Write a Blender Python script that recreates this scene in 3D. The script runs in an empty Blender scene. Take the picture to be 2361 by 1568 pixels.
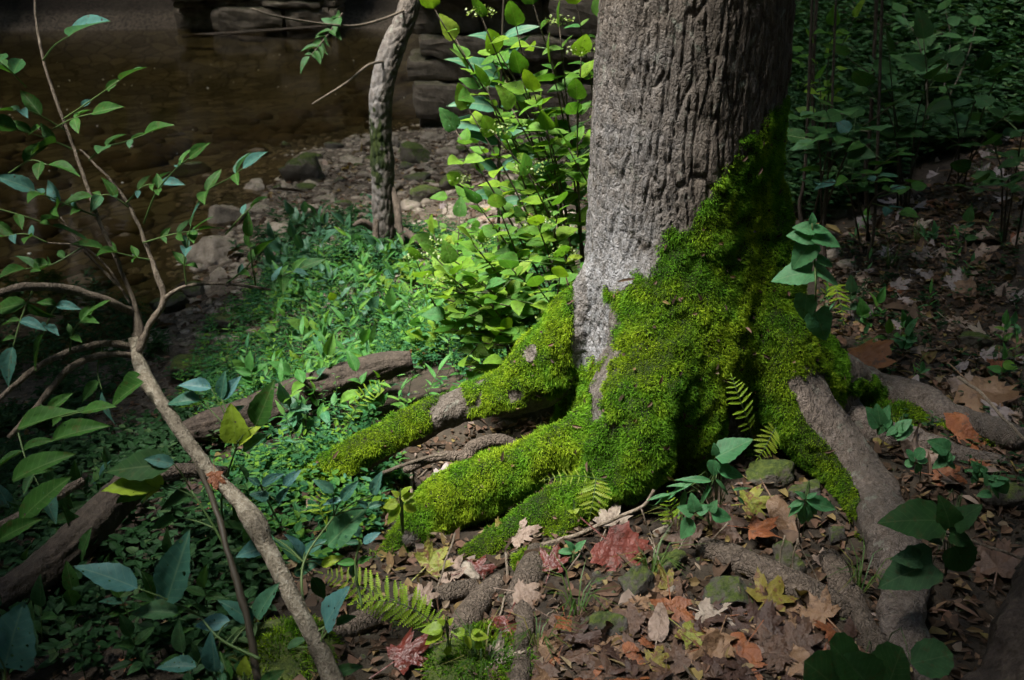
import bpy, math, random
import numpy as np
from mathutils import Vector, Matrix
random.seed(7); RNG = np.random.default_rng(7)
SC = bpy.context.scene
COL = SC.collection
# ------------------------------------------------------------------ camera, sky, sun, exposure
CAM_H, PITCH, LENS = 1.55, math.radians(24.0), 35.0
cam_data = bpy.data.cameras.new('camera'); cam = bpy.data.objects.new('camera', cam_data); COL.objects.link(cam)
cam.location = (0, 0, CAM_H); cam.rotation_euler = (math.radians(90) - PITCH, 0, 0)
cam_data.lens = LENS; cam_data.sensor_width = 36; cam_data.clip_start = 0.05; cam_data.clip_end = 400
cam_data.dof.use_dof = True; cam_data.dof.focus_distance = 2.75; cam_data.dof.aperture_fstop = 5.6
SC.camera = cam
SUN_TO = Vector((-0.34, -0.22, 0.91)).normalized()          # towards the sun
sun_el = math.asin(SUN_TO.z); sun_az = math.atan2(SUN_TO.x, SUN_TO.y)
world = bpy.data.worlds.new('World'); SC.world = world; world.use_nodes = True
wn = world.node_tree; bg = wn.nodes['Background']
sky = wn.nodes.new('ShaderNodeTexSky'); sky.sky_type = 'NISHITA'; sky.sun_disc = False
sky.sun_elevation = sun_el; sky.sun_rotation = sun_az
wn.links.new(sky.outputs[0], bg.inputs[0]); bg.inputs[1].default_value = 0.12
sl = bpy.data.lights.new('sun', 'SUN'); sl.energy = 4.4; sl.angle = math.radians(20.0); sl.color = (1.0, 0.97, 0.90)
so = bpy.data.objects.new('sun', sl); COL.objects.link(so)
so.rotation_euler = SUN_TO.to_track_quat('Z', 'Y').to_euler(); so.location = SUN_TO * 20
SC.view_settings.view_transform = 'Standard'; SC.view_settings.look = 'None'
SC.view_settings.exposure = 2.15; SC.view_settings.gamma = 1.0
SC.cycles.use_denoising = True; SC.cycles.use_adaptive_sampling = True; SC.cycles.adaptive_threshold = .04
SC.cycles.max_bounces = 4; SC.cycles.diffuse_bounces = 2; SC.cycles.glossy_bounces = 2
SC.cycles.transmission_bounces = 4; SC.cycles.transparent_max_bounces = 8
SC.cycles.caustics_reflective = False; SC.cycles.caustics_refractive = False
# ------------------------------------------------------------------ survey helpers (positions read off a 2361x1568 print of the photo)
PW, PH = 2361.0, 1568.0
F = PW * LENS / 36.0
SP, CP = math.sin(PITCH), math.cos(PITCH)
def ray(X, Y):
    cx = (X - PW / 2) / F; cy = -(Y - PH / 2) / F
    return np.array([cx, cy * SP + CP, cy * CP - SP])
def at(X, Y, d):                       # the point seen there at the forward distance d
    r = ray(X, Y); t = d / r[1]
    return np.array([r[0] * t, d, CAM_H + r[2] * t])
def px2m(px, X, Y, d):                 # length of px print pixels at that point
    return px / F * d / ray(X, Y)[1]
# ------------------------------------------------------------------ numpy noise
def _h(ix, iy, iz, s):
    n = (ix.astype(np.int64) * 374761393 + iy.astype(np.int64) * 668265263 + iz.astype(np.int64) * 2147483647 + s * 1274126177) & 0xffffffff
    n = ((n ^ (n >> 13)) * 1103515245) & 0xffffffff
    n = ((n ^ (n >> 16)) * 1911520717) & 0xffffffff
    return ((n ^ (n >> 15)) & 0xffffff) / float(0xffffff)
def vn(p, s=0):
    p = np.asarray(p, float); i = np.floor(p).astype(np.int64); f = p - i; f = f * f * f * (f * (f * 6 - 15) + 10)
    x, y, z = i[..., 0], i[..., 1], i[..., 2]; u, v, w = f[..., 0], f[..., 1], f[..., 2]
    r = 0
    for dx in (0, 1):
        for dy in (0, 1):
            for dz in (0, 1):
                r = r + _h(x + dx, y + dy, z + dz, s) * (u if dx else 1 - u) * (v if dy else 1 - v) * (w if dz else 1 - w)
    return r * 2 - 1
def fbm(p, o=4, s=0, g=0.5):
    p = np.asarray(p, float); a, r, t = 1.0, 0, 0
    for k in range(o):
        r = r + a * vn(p * 2 ** k + 17.3 * k, s + k); t += a; a *= g
    return r / t
def vor2(u, v, s=0):                   # F2-F1 of a 2-d cell pattern, and the id of the cell
    iu, iv = np.floor(u).astype(np.int64), np.floor(v).astype(np.int64); z = np.zeros_like(iu)
    f1 = np.full(u.shape, 9.0); f2 = np.full(u.shape, 9.0); cid = np.zeros(u.shape)
    for a in (-1, 0, 1):
        for b in (-1, 0, 1):
            cu, cv = iu + a, iv + b
            d = np.hypot(cu + 0.1 + 0.8 * _h(cu, cv, z, s) - u, cv + 0.1 + 0.8 * _h(cu, cv, z, s + 5) - v)
            m = d < f1
            f2 = np.where(m, f1, np.minimum(f2, d)); cid = np.where(m, _h(cu, cv, z, s + 9), cid); f1 = np.where(m, d, f1)
    return f2 - f1, cid
def sst(a, b, x):
    t = np.clip((x - a) / (b - a), 0, 1); return t * t * (3 - 2 * t)
# ------------------------------------------------------------------ terrain
ZW = -0.80                              # water level
CTRL = [(0, 1.2, 0), (.9, 1.3, 0), (.56, 2.75, .0), (1.2, 2.0, .0), (1.5, 3, .04), (0, 1.9, -.03), (0.1, 2.5, -.06), (-.3, 2.45, -.12), (-.6, 2.8, -.14), (.05, 2.66, -.20), (-.22, 2.62, -.22),
  (-1, 2, -.14), (-.5, 1.5, -.06), (-1.6, 1.7, -.25), (-1.5, 3, -.34), (-1.3, 3.8, -.50), (-.4, 3.8, -.30), (.1, 3.4, -.12), (0, 4.6, -.36), (-.9, 5.2, -.58), (-.9, 6.2, -.60),
  (.1, 6, -.50), (1.1, 4.8, -.10), (2, 2, .05), (2.2, 4, .10), (2.0, 6, .16), (3.2, 6, .45), (3.4, 9, 1.3), (5.5, 12, 2.4), (1.7, 8, -.1), (1.2, 9.6, -.55), (-.2, 8.5, -.70), (0, 11, -.72),
  (5, 3, .5), (4, 0, .3), (0, -2, .1), (-4, -2, -.4), (0, -8, .4), (8, -4, 1), (-8, -6, -.5), (-3.4, .6, -.62),
  (-5.5, 5, -1.05), (-3.6, 7.2, -1.02), (-6, 12, -1.2), (-2, 13.5, -1.1), (-12, 8, -1.2), (-12, 14, -1.2), (-14, 0, -1.1), (-1.2, 16.5, -1.05),
  (-14, 20, -.7), (-8, 20.2, -.7), (-3, 20.4, -.7), (1.5, 17.5, -.6), (4, 15.5, .6), (-14, 24, 2.2), (-3, 24, 2.2), (3, 22, 2.4), (9, 18, 3.4), (-25, 22, 2),
  (0, 40, 14), (-22, 36, 13), (-45, 45, 15), (30, 40, 14), (25, 10, 5), (25, -20, 3), (-25, -25, 0), (-30, 5, -1), (0, -30, 1), (60, 60, 18), (-60, 60, 18), (60, -40, 4), (-60, -40, 0)]  # far hill raised to keep sky out of the water reflections
for X, Y in ((-60, 880), (120, 830), (250, 780), (360, 720), (430, 640), (540, 480), (640, 400), (780, 345), (900, 315), (980, 300)):
    r = ray(X, Y); t = (ZW - CAM_H) / r[2]; CTRL.append((r[0] * t, r[1] * t, ZW + .004))
CTRL = np.array(CTRL, float)
def _tps(r2): return r2 * np.log(r2 + 1e-9)
_n = len(CTRL); _K = _tps(((CTRL[:, None, :2] - CTRL[None, :, :2]) ** 2).sum(-1)) + np.eye(_n) * 0.02
_P = np.c_[np.ones(_n), CTRL[:, :2]]
_W = np.linalg.solve(np.block([[_K, _P], [_P.T, np.zeros((3, 3))]]), np.r_[CTRL[:, 2], 0, 0, 0])
def hraw(x, y):
    x = np.asarray(x, float); y = np.asarray(y, float); sh = x.shape; x, y = x.ravel(), y.ravel(); out = np.zeros(len(x))
    for k in range(0, len(x), 60000):
        a, b = x[k:k + 60000], y[k:k + 60000]
        K = _tps((a[:, None] - CTRL[None, :, 0]) ** 2 + (b[:, None] - CTRL[None, :, 1]) ** 2)
        out[k:k + 60000] = K @ _W[:_n] + _W[_n] + a * _W[_n + 1] + b * _W[_n + 2]
    p = np.c_[x, y, np.zeros(len(x))]
    near = np.exp(-(x ** 2 + (y - 3) ** 2) / 60)
    out = out + 0.05 * fbm(p * 1.3, 3, 3) * (0.4 + 0.6 * near) + near * 0.022 * fbm(p * 6, 3, 8) + near * 0.008 * fbm(p * 26, 2, 12)
    return out.reshape(sh)
def axis(lo, hi, c, n, fine):           # grid lines, dense round c
    t = np.linspace(-1, 1, n); k = 5.2; s = np.sinh(k * t) / np.sinh(k)
    g = np.where(s < 0, c + s * (c - lo), c + s * (hi - c)); return g
GX = np.unique(np.r_[np.arange(-2.6, 2.8, .028), np.arange(-7, -2.6, .09), np.arange(2.8, 7, .09), np.arange(-20, -7, .6), np.arange(7, 20, .6), np.linspace(-90, -20, 16), np.linspace(20, 90, 16)])
GY = np.unique(np.r_[np.arange(.6, 6.5, .027), np.arange(6.5, 12, .06), np.arange(12, 26, .25), np.arange(-6, .6, .3), np.linspace(-60, -6, 14), np.linspace(26, 90, 20)])
_gx, _gy = np.meshgrid(GX, GY); GZ = hraw(_gx, _gy)
def H(x, y):                             # bilinear height
    x = np.asarray(x, float); y = np.asarray(y, float)
    i = np.clip(np.searchsorted(GX, x) - 1, 0, len(GX) - 2); j = np.clip(np.searchsorted(GY, y) - 1, 0, len(GY) - 2)
    u = (x - GX[i]) / (GX[i + 1] - GX[i]); v = (y - GY[j]) / (GY[j + 1] - GY[j])
    return (GZ[j, i] * (1 - u) * (1 - v) + GZ[j, i + 1] * u * (1 - v) + GZ[j + 1, i] * (1 - u) * v + GZ[j + 1, i + 1] * u * v)
_T = np.r_[np.arange(1.0, 8, .015), np.arange(8, 40, .08)]
def gp(X, Y, dz=0.0):                    # where the sight line of a print pixel meets the ground
    r = ray(X, Y); p = np.array([0, 0, CAM_H])[None] + _T[:, None] * r[None]
    below = p[:, 2] < H(p[:, 0], p[:, 1]) + dz
    k = int(np.argmax(below)) if below.any() else len(_T) - 1
    return p[k].copy()
def gnorm(x, y, e=.03):
    n = np.array([-(H(x + e, y) - H(x - e, y)) / (2 * e), -(H(x, y + e) - H(x, y - e)) / (2 * e), 1.0]); return n / np.linalg.norm(n)
# ------------------------------------------------------------------ object helpers
def tag(o, label=None, cat=None, group=None, kind=None):
    if label: o['label'] = label
    if cat: o['category'] = cat
    if group: o['group'] = group
    if kind: o['kind'] = kind
    return o
def mesh(name, V, Fc, mat=None, attrs=None, uv=None, smooth=True):
    V = np.ascontiguousarray(V, np.float32); me = bpy.data.meshes.new(name)
    if isinstance(Fc, np.ndarray):
        n, k = Fc.shape; me.vertices.add(len(V)); me.vertices.foreach_set('co', V.ravel())
        me.loops.add(n * k); me.loops.foreach_set('vertex_index', Fc.astype(np.int32).ravel())
        me.polygons.add(n); me.polygons.foreach_set('loop_start', np.arange(0, n * k, k, dtype=np.int32))
        me.polygons.foreach_set('loop_total', np.full(n, k, np.int32))
        me.update(calc_edges=True)
    else:
        me.from_pydata([tuple(map(float, v)) for v in V], [], [tuple(map(int, f)) for f in Fc]); me.update()
    me.polygons.foreach_set('use_smooth', np.full(len(me.polygons), bool(smooth)))
    if attrs:
        for k, a in attrs.items():
            at_ = me.attributes.new(k, 'FLOAT', 'POINT'); at_.data.foreach_set('value', np.asarray(a, np.float32))
    if uv is not None:
        l = me.uv_layers.new(name='UVMap'); idx = np.zeros(len(me.loops), np.int32); me.loops.foreach_get('vertex_index', idx)
        l.data.foreach_set('uv', np.asarray(uv, np.float32)[idx].ravel())
    if mat: me.materials.append(mat)
    return me
def link(name, me, parent=None, M=None):
    o = bpy.data.objects.new(name, me); COL.objects.link(o)
    M = M if M is not None else Matrix.Identity(4)
    if parent is not None:
        o.parent = parent; o.matrix_basis = PW_INV[parent.name] @ M
    else: o.matrix_basis = M
    PW_INV[o.name] = M.inverted()
    return o
PW_INV = {}
def thing(name, loc, label, cat, group=None):
    return tag(link(name, None, None, Matrix.Translation(Vector(loc))), label, cat, group)
def frame(b, t, n, sx=1.0, sy=1.0, sz=None):   # local +Y along t, +Z towards n
    t = Vector(t); t.normalize(); n = Vector(n); x = t.cross(n)
    if x.length < 1e-4: x = t.cross(Vector((0.3, .5, .8)))
    x.normalize(); z = x.cross(t); sz = sx if sz is None else sz
    M = Matrix.Identity(4)
    for k in range(3):
        M[k][0], M[k][1], M[k][2], M[k][3] = x[k] * sx, t[k] * sy, z[k] * sz, float(b[k])
    return M
def spline(P, n):                         # Catmull-Rom through points (rows may carry a radius)
    P = np.asarray(P, float); Q = np.vstack([2 * P[0] - P[1], P, 2 * P[-1] - P[-2]]); out = []
    m = len(P) - 1; T = np.linspace(0, m, n)
    for t in T:
        k = min(int(t), m - 1); u = t - k; a, b, c, d = Q[k:k + 4]
        out.append(.5 * (2 * b + (c - a) * u + (2 * a - 5 * b + 4 * c - d) * u * u + (3 * b - a - 3 * c + d) * u ** 3))
    return np.array(out)
def tube(P, R, seg=7, cap=True):
    P = np.asarray(P, float); n = len(P); R = np.broadcast_to(R, (n,))
    T = np.gradient(P, axis=0); T /= np.linalg.norm(T, axis=1)[:, None] + 1e-9
    up = np.array([.31, .22, .93]) if abs(T[0] @ np.array([.31, .22, .93])) < .9 else np.array([1., 0, 0])
    V = []; u = np.cross(T[0], up); u /= np.linalg.norm(u)
    for k in range(n):
        u = u - T[k] * (u @ T[k]); u /= np.linalg.norm(u) + 1e-9; w = np.cross(T[k], u)
        a = np.arange(seg) / seg * 2 * np.pi
        V.append(P[k] + R[k] * (np.cos(a)[:, None] * u + np.sin(a)[:, None] * w))
    V = np.vstack(V); i = np.arange((n - 1) * seg); r, c = i // seg, i % seg; c2 = (c + 1) % seg
    Q = np.c_[r * seg + c, r * seg + c2, (r + 1) * seg + c2, (r + 1) * seg + c]
    if cap:
        V = np.vstack([V, P[0], P[-1]]); a = np.arange(seg); b = (a + 1) % seg
        Q = np.vstack([Q, np.c_[b, a, np.full(seg, len(V) - 2), np.full(seg, len(V) - 2)]])
        Q = [tuple(q) for q in Q[:-seg]] + [(int(y), int(x), len(V) - 2) for x, y in zip(a, b)] + [((n - 1) * seg + int(x), (n - 1) * seg + int(y), len(V) - 1) for x, y in zip(a, b)]
    return V, Q
def join(parts):
    Vs, Fs, o = [], [], 0
    for V, Fc in parts:
        Vs.append(V); Fs += [tuple(int(i) + o for i in f) for f in Fc]; o += len(V)
    return np.vstack(Vs), Fs
# ------------------------------------------------------------------ materials
class NT:
    def __init__(s, name):
        s.m = bpy.data.materials.new(name); s.m.use_nodes = True; s.t = s.m.node_tree; s.t.nodes.clear()
        s.out = s.t.nodes.new('ShaderNodeOutputMaterial')
    def n(s, typ, ins=None, **kw):
        nd = s.t.nodes.new('ShaderNode' + typ)
        for k, v in kw.items(): setattr(nd, k, v)
        for k, v in (ins or {}).items(): s.set(nd.inputs[k], v)
        return nd
    def set(s, sock, v):
        if isinstance(v, bpy.types.NodeSocket): s.t.links.new(v, sock)
        else: sock.default_value = (*v, 1) if isinstance(v, tuple) and len(v) == 3 and sock.type == 'RGBA' else v
    def math(s, op, a, b=0.0, clamp=False):
        nd = s.n('Math', {0: a, 1: b}, operation=op); nd.use_clamp = clamp; return nd.outputs[0]
    def mix(s, f, a, b, blend='MIX'):
        nd = s.n('Mix', data_type='RGBA', blend_type=blend); s.set(nd.inputs[0], f); s.set(nd.inputs[6], a); s.set(nd.inputs[7], b); return nd.outputs[2]
    def ramp(s, f, stops, interp='LINEAR'):
        nd = s.n('ValToRGB', {0: f}); cr = nd.color_ramp; cr.interpolation = interp
        while len(cr.elements) < len(stops): cr.elements.new(.5)
        for e, (p, c) in zip(cr.elements, stops): e.position = p; e.color = (*c, 1) if len(c) == 3 else c
        return nd.outputs[0]
    def rmap(s, v, a, b, c=0.0, d=1.0):
        return s.n('MapRange', {0: v, 1: a, 2: b, 3: c, 4: d}).outputs[0]
    def noise(s, vec, scale, detail=4, rough=.55, dist=0.0):
        return s.n('TexNoise', {'Vector': vec, 'Scale': scale, 'Detail': detail, 'Roughness': rough, 'Distortion': dist}).outputs[0]
    def attr(s, name): return s.n('Attribute', attribute_name=name).outputs['Fac']
    def obj(s): return s.n('TexCoord').outputs['Object']
    def geo(s): return s.n('NewGeometry')
    def bump(s, h, strength=.5, dist=.01):
        return s.n('Bump', {'Height': h, 'Strength': strength, 'Distance': dist}).outputs[0]
    def bsdf(s, col, rough=.8, spec=.3, nrm=None):
        p = s.n('BsdfPrincipled', {'Base Color': col, 'Roughness': rough, 'Specular IOR Level': spec})
        if nrm is not None: s.set(p.inputs['Normal'], nrm)
        return p.outputs[0]
    def done(s, sh): s.t.links.new(sh, s.out.inputs[0]); return s.m
def leaf_mat(name, stops, trans=.35, rough=.45, spec=.4, src='obj', veins=0.0, holes=0.0, spots=0.0, tint=(1.25, 1.3, .55)):
    a = NT(name)
    rnd = a.n('ObjectInfo').outputs['Random'] if src == 'obj' else a.attr('rnd')
    col = a.ramp(rnd, stops)
    co = a.obj(); nz = a.noise(co, 3.0 if src == 'obj' else 40.0, 3)
    col = a.mix(a.rmap(nz, .35, .65), col, a.mix(.35, col, (.0, .0, .0)), 'MIX')
    uv = None
    if src == 'obj':
        uv = a.n('UVMap').outputs[0]; sep = a.n('SeparateXYZ', {0: uv}); u = a.math('ABSOLUTE', a.math('SUBTRACT', sep.outputs[0], .5)); v = sep.outputs[1]
        if veins:
            mid = a.rmap(u, .004, .016, .8, 0)
            w = a.math('FRACT', a.math('MULTIPLY', a.math('SUBTRACT', v, a.math('MULTIPLY', u, .9)), 8.0))
            side = a.math('MULTIPLY', a.rmap(a.math('ABSOLUTE', a.math('SUBTRACT', w, .5)), .0, .09, 1, 0), .45)
            vf = a.math('MULTIPLY', a.math('MAXIMUM', mid, side), veins)
            col = a.mix(vf, col, a.mix(.3, col, (.40, .46, .22)))
    if spots:
        sp = a.rmap(a.noise(a.n('VectorMath', {0: co, 1: a.n('CombineXYZ', {0: a.math('MULTIPLY', rnd, 50.0), 1: rnd}).outputs[0]}, operation='ADD').outputs[0], 5.5, 3, .7), .57, .66, 0, spots)
        col = a.mix(sp, col, (.07, .035, .012))
    b = a.bsdf(col, rough, spec, a.bump(nz, .25, .02) if src == 'obj' else None)
    tr = a.n('BsdfTranslucent', {0: a.mix(1.0, col, tint, 'MULTIPLY')}).outputs[0]
    sh = a.n('MixShader', {0: trans, 1: b, 2: tr}).outputs[0]
    if holes:
        rv = a.n('ObjectInfo').outputs['Random']
        off = a.n('CombineXYZ', {0: a.math('MULTIPLY', rv, 37.0), 1: a.math('MULTIPLY', rv, 91.0)}).outputs[0]
        vv = a.n('VectorMath', {0: uv, 1: off}, operation='ADD').outputs[0]
        vo = a.n('TexVoronoi', {'Vector': vv, 'Scale': 6.0}, voronoi_dimensions='2D')
        rr = a.math('MULTIPLY', a.n('SeparateXYZ', {0: vo.outputs['Color']}).outputs[0], holes)
        hole = a.math('LESS_THAN', vo.outputs['Distance'], a.math('SUBTRACT', rr, holes * .45))
        sh = a.n('MixShader', {0: hole, 1: sh, 2: a.n('BsdfTransparent').outputs[0]}).outputs[0]
    return a.done(sh)
# ------------------------------------------------------------------ setting: ground sheet, water
def m_soil():
    a = NT('soil'); g = a.geo(); P = g.outputs['Position']; z = a.n('SeparateXYZ', {0: P}).outputs[2]
    n1 = a.noise(P, 2.2, 5); n2 = a.noise(P, 19, 6, .65); n3 = a.noise(P, 85, 4, .7)
    soil = a.ramp(n2, [(.3, (.012, .009, .006)), (.5, (.026, .019, .013)), (.68, (.055, .040, .028))])
    soil = a.mix(a.rmap(n1, .45, .6), soil, a.mix(.5, soil, (.045, .036, .024)))
    grit = a.ramp(n3, [(.35, (.05, .038, .028)), (.5, (.11, .085, .062)), (.66, (.20, .165, .125))])
    beach = a.rmap(z, -.46, -.60)
    beach = a.math('MULTIPLY', beach, a.rmap(n2, .35, .6), True)
    col = a.mix(beach, soil, grit)
    vo = a.n('TexVoronoi', {'Vector': P, 'Scale': 3.2}, feature='DISTANCE_TO_EDGE')
    vc = a.n('TexVoronoi', {'Vector': P, 'Scale': 3.2})
    slab = a.mix(a.rmap(a.n('SeparateXYZ', {0: vc.outputs['Color']}).outputs[0], 0, 1), (.07, .06, .036), (.165, .14, .088))
    slab = a.mix(a.rmap(vo.outputs[0], .0, .07, 1, 0), slab, (.012, .008, .004))
    slab = a.mix(a.rmap(n3, .4, .7), slab, a.mix(.5, slab, (.02, .014, .007)))
    col = a.mix(a.rmap(z, -.81, -.84), col, slab)
    h = a.math('ADD', a.math('MULTIPLY', n2, .6), a.math('MULTIPLY', n3, .4))
    return a.done(a.bsdf(col, .85, .25, a.bump(h, .9, .02)))
M_SOIL = m_soil()
ny, nx = GZ.shape
_i = (np.arange(ny - 1)[:, None] * nx + np.arange(nx - 1)[None]).ravel()
gq = np.c_[_i, _i + 1, _i + nx + 1, _i + nx]
ground = link('ground', mesh('ground', np.c_[_gx.ravel(), _gy.ravel(), GZ.ravel()], gq, M_SOIL))
tag(ground, 'dark earth bank sloping down to the stream bed', kind='structure')
def m_water():
    a = NT('stream_water'); P = a.geo().outputs['Position']
    st = a.n('VectorMath', {0: P, 1: (1.0, 2.6, 1.0)}, operation='MULTIPLY').outputs[0]
    h = a.math('ADD', a.noise(st, 3.0, 3, .5, .6), a.math('MULTIPLY', a.noise(st, 11, 2), .25))
    nb = a.bump(h, .06, .03)
    fr = a.n('Fresnel', {'IOR': 1.33, 'Normal': nb}).outputs[0]
    gl = a.n('BsdfGlossy', {'Color': (.9, .9, .9), 'Roughness': .05, 'Normal': nb}).outputs[0]
    tr = a.n('BsdfTransparent', {0: (.60, .55, .40)}).outputs[0]
    return a.done(a.n('MixShader', {0: fr, 1: tr, 2: gl}).outputs[0])
M_WATER = m_water()
wx = np.linspace(-60, 12, 60); wy = np.linspace(-20, 24, 60); wxx, wyy = np.meshgrid(wx, wy)
_i = (np.arange(59)[:, None] * 60 + np.arange(59)[None]).ravel()
water = link('stream_water', mesh('stream_water', np.c_[wxx.ravel(), wyy.ravel(), np.full(3600, ZW)], np.c_[_i, _i + 1, _i + 61, _i + 60], M_WATER))
tag(water, 'shallow brown stream running past the bank', kind='structure')
# ------------------------------------------------------------------ bark, moss
def m_bark(name, moss=True, base=((.033, .026, .020), (.100, .082, .067), (.195, .168, .145)), scale=1.0, crack=0.0):
    a = NT(name); P = a.geo().outputs['Position']
    st = a.n('VectorMath', {0: P, 1: (1.0, 1.0, .2)}, operation='MULTIPLY').outputs[0]
    n1 = a.noise(st, 52 * scale, 4, .68); n2 = a.noise(P, 170 * scale, 2, .7); n3 = a.noise(P, 4.5, 2)
    col = a.ramp(a.math('ADD', a.math('MULTIPLY', n1, .7), a.math('MULTIPLY', n2, .3)), [(.32, base[0]), (.5, base[1]), (.68, base[2])])
    col = a.mix(a.rmap(n3, .42, .62, 0, .8), col, a.mix(.6, col, (.055, .045, .034)))
    h = a.math('ADD', a.math('MULTIPLY', n1, .75), a.math('MULTIPLY', n2, .35))
    if crack:
        wv2 = a.n('VectorMath', {0: a.n('TexNoise', {'Vector': P, 'Scale': 30.0}).outputs['Color'], 1: (.035, .035, .03), 2: st}, operation='MULTIPLY_ADD').outputs[0]
        vo = a.n('TexVoronoi', {'Vector': wv2, 'Scale': 60.0 * scale}, feature='DISTANCE_TO_EDGE').outputs[0]
        h = a.math('ADD', h, a.math('MULTIPLY', a.rmap(vo, 0, .16), crack * 2.2))
    if moss:
        li = a.attr('lichen')
        lp = a.math('MULTIPLY', li, a.rmap(a.noise(P, 30, 5, .72), .28, .58), True)
        col = a.mix(lp, col, a.mix(a.rmap(n2, .35, .65), (.17, .168, .17), (.30, .30, .31)))
        g2 = a.math('MULTIPLY', a.rmap(a.noise(P, 26, 4, .6), .60, .68), a.math('SUBTRACT', .8, li, True), True)
        col = a.mix(a.math('MULTIPLY', g2, .5), col, (.24, .27, .22))
        mo = a.attr('moss')
        col = a.mix(a.rmap(mo, .35, .6), col, a.mix(a.rmap(n1, .4, .6), (.010, .018, .004), (.035, .05, .010)))
    return a.done(a.bsdf(col, .85, .22, a.bump(h, 1.0, .014)))
M_BARK = m_bark('tree_bark', True, crack=.07)
M_BARK2 = m_bark('bare_root_bark', True, ((.045, .034, .026), (.125, .096, .076), (.22, .175, .145)), 1.5, crack=.09)
M_ROOT = m_bark('root_bark', False, ((.05, .038, .028), (.125, .096, .074), (.21, .165, .13)), 1.4, crack=.15)
M_TWIG = m_bark('twig_bark', False, ((.045, .034, .024), (.12, .095, .07), (.20, .165, .125)), 1.6)
M_SHRUBSTEM = m_bark('shrub_bark', False, ((.08, .066, .047), (.20, .17, .125), (.36, .33, .26)), 1.2)
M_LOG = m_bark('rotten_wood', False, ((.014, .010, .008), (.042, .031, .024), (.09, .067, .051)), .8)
def m_moss():
    a = NT('moss_shoots'); r = a.attr('rnd'); P = a.geo().outputs['Position']
    n = a.noise(P, 5.5, 4, .6)
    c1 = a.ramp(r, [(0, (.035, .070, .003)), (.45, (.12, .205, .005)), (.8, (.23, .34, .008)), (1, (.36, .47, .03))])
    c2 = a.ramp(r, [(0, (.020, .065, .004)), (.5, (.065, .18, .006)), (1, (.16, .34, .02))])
    c3 = a.ramp(r, [(0, (.03, .026, .008)), (.6, (.07, .07, .015)), (1, (.13, .13, .02))])
    col = a.mix(a.rmap(n, .42, .58), c1, c2)
    col = a.mix(a.rmap(a.noise(P, 13, 4, .65), .60, .72, 0, .35), col, c3)
    b = a.bsdf(col, .7, .2); tr = a.n('BsdfTranslucent', {0: a.mix(1.0, col, (1.3, 1.3, .6), 'MULTIPLY')}).outputs[0]
    return a.done(a.n('MixShader', {0: .42, 1: b, 2: tr}).outputs[0])
M_MOSS = m_moss()
def moss_blades(P, N, L, W, rnd, droop=.55, spread=.6):
    n = len(P); d = N + RNG.normal(0, spread, (n, 3)); d[:, 2] -= droop * .4; d /= np.linalg.norm(d, axis=1)[:, None]
    s = np.cross(d, RNG.normal(0, 1, (n, 3))); s /= np.linalg.norm(s, axis=1)[:, None] + 1e-9
    L = L * (.5 + RNG.random(n)); m = P + d * (L * .5)[:, None]
    d2 = d.copy(); d2[:, 2] -= droop; d2 += RNG.normal(0, .35, (n, 3)); d2 /= np.linalg.norm(d2, axis=1)[:, None]
    tip = m + d2 * (L * .55)[:, None]; w = (W * (.6 + .8 * RNG.random(n)))[:, None]
    V = np.empty((n, 4, 3)); V[:, 0] = P - N * .003; V[:, 1] = m - s * w; V[:, 2] = tip; V[:, 3] = m + s * w
    Q = np.arange(n * 4).reshape(n, 4)
    r = np.repeat(np.clip(rnd[:, None] + np.array([-.25, 0, .25, 0])[None], 0, 1).ravel()[:, None], 1, 1).ravel()
    return V.reshape(-1, 3), Q, r
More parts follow.
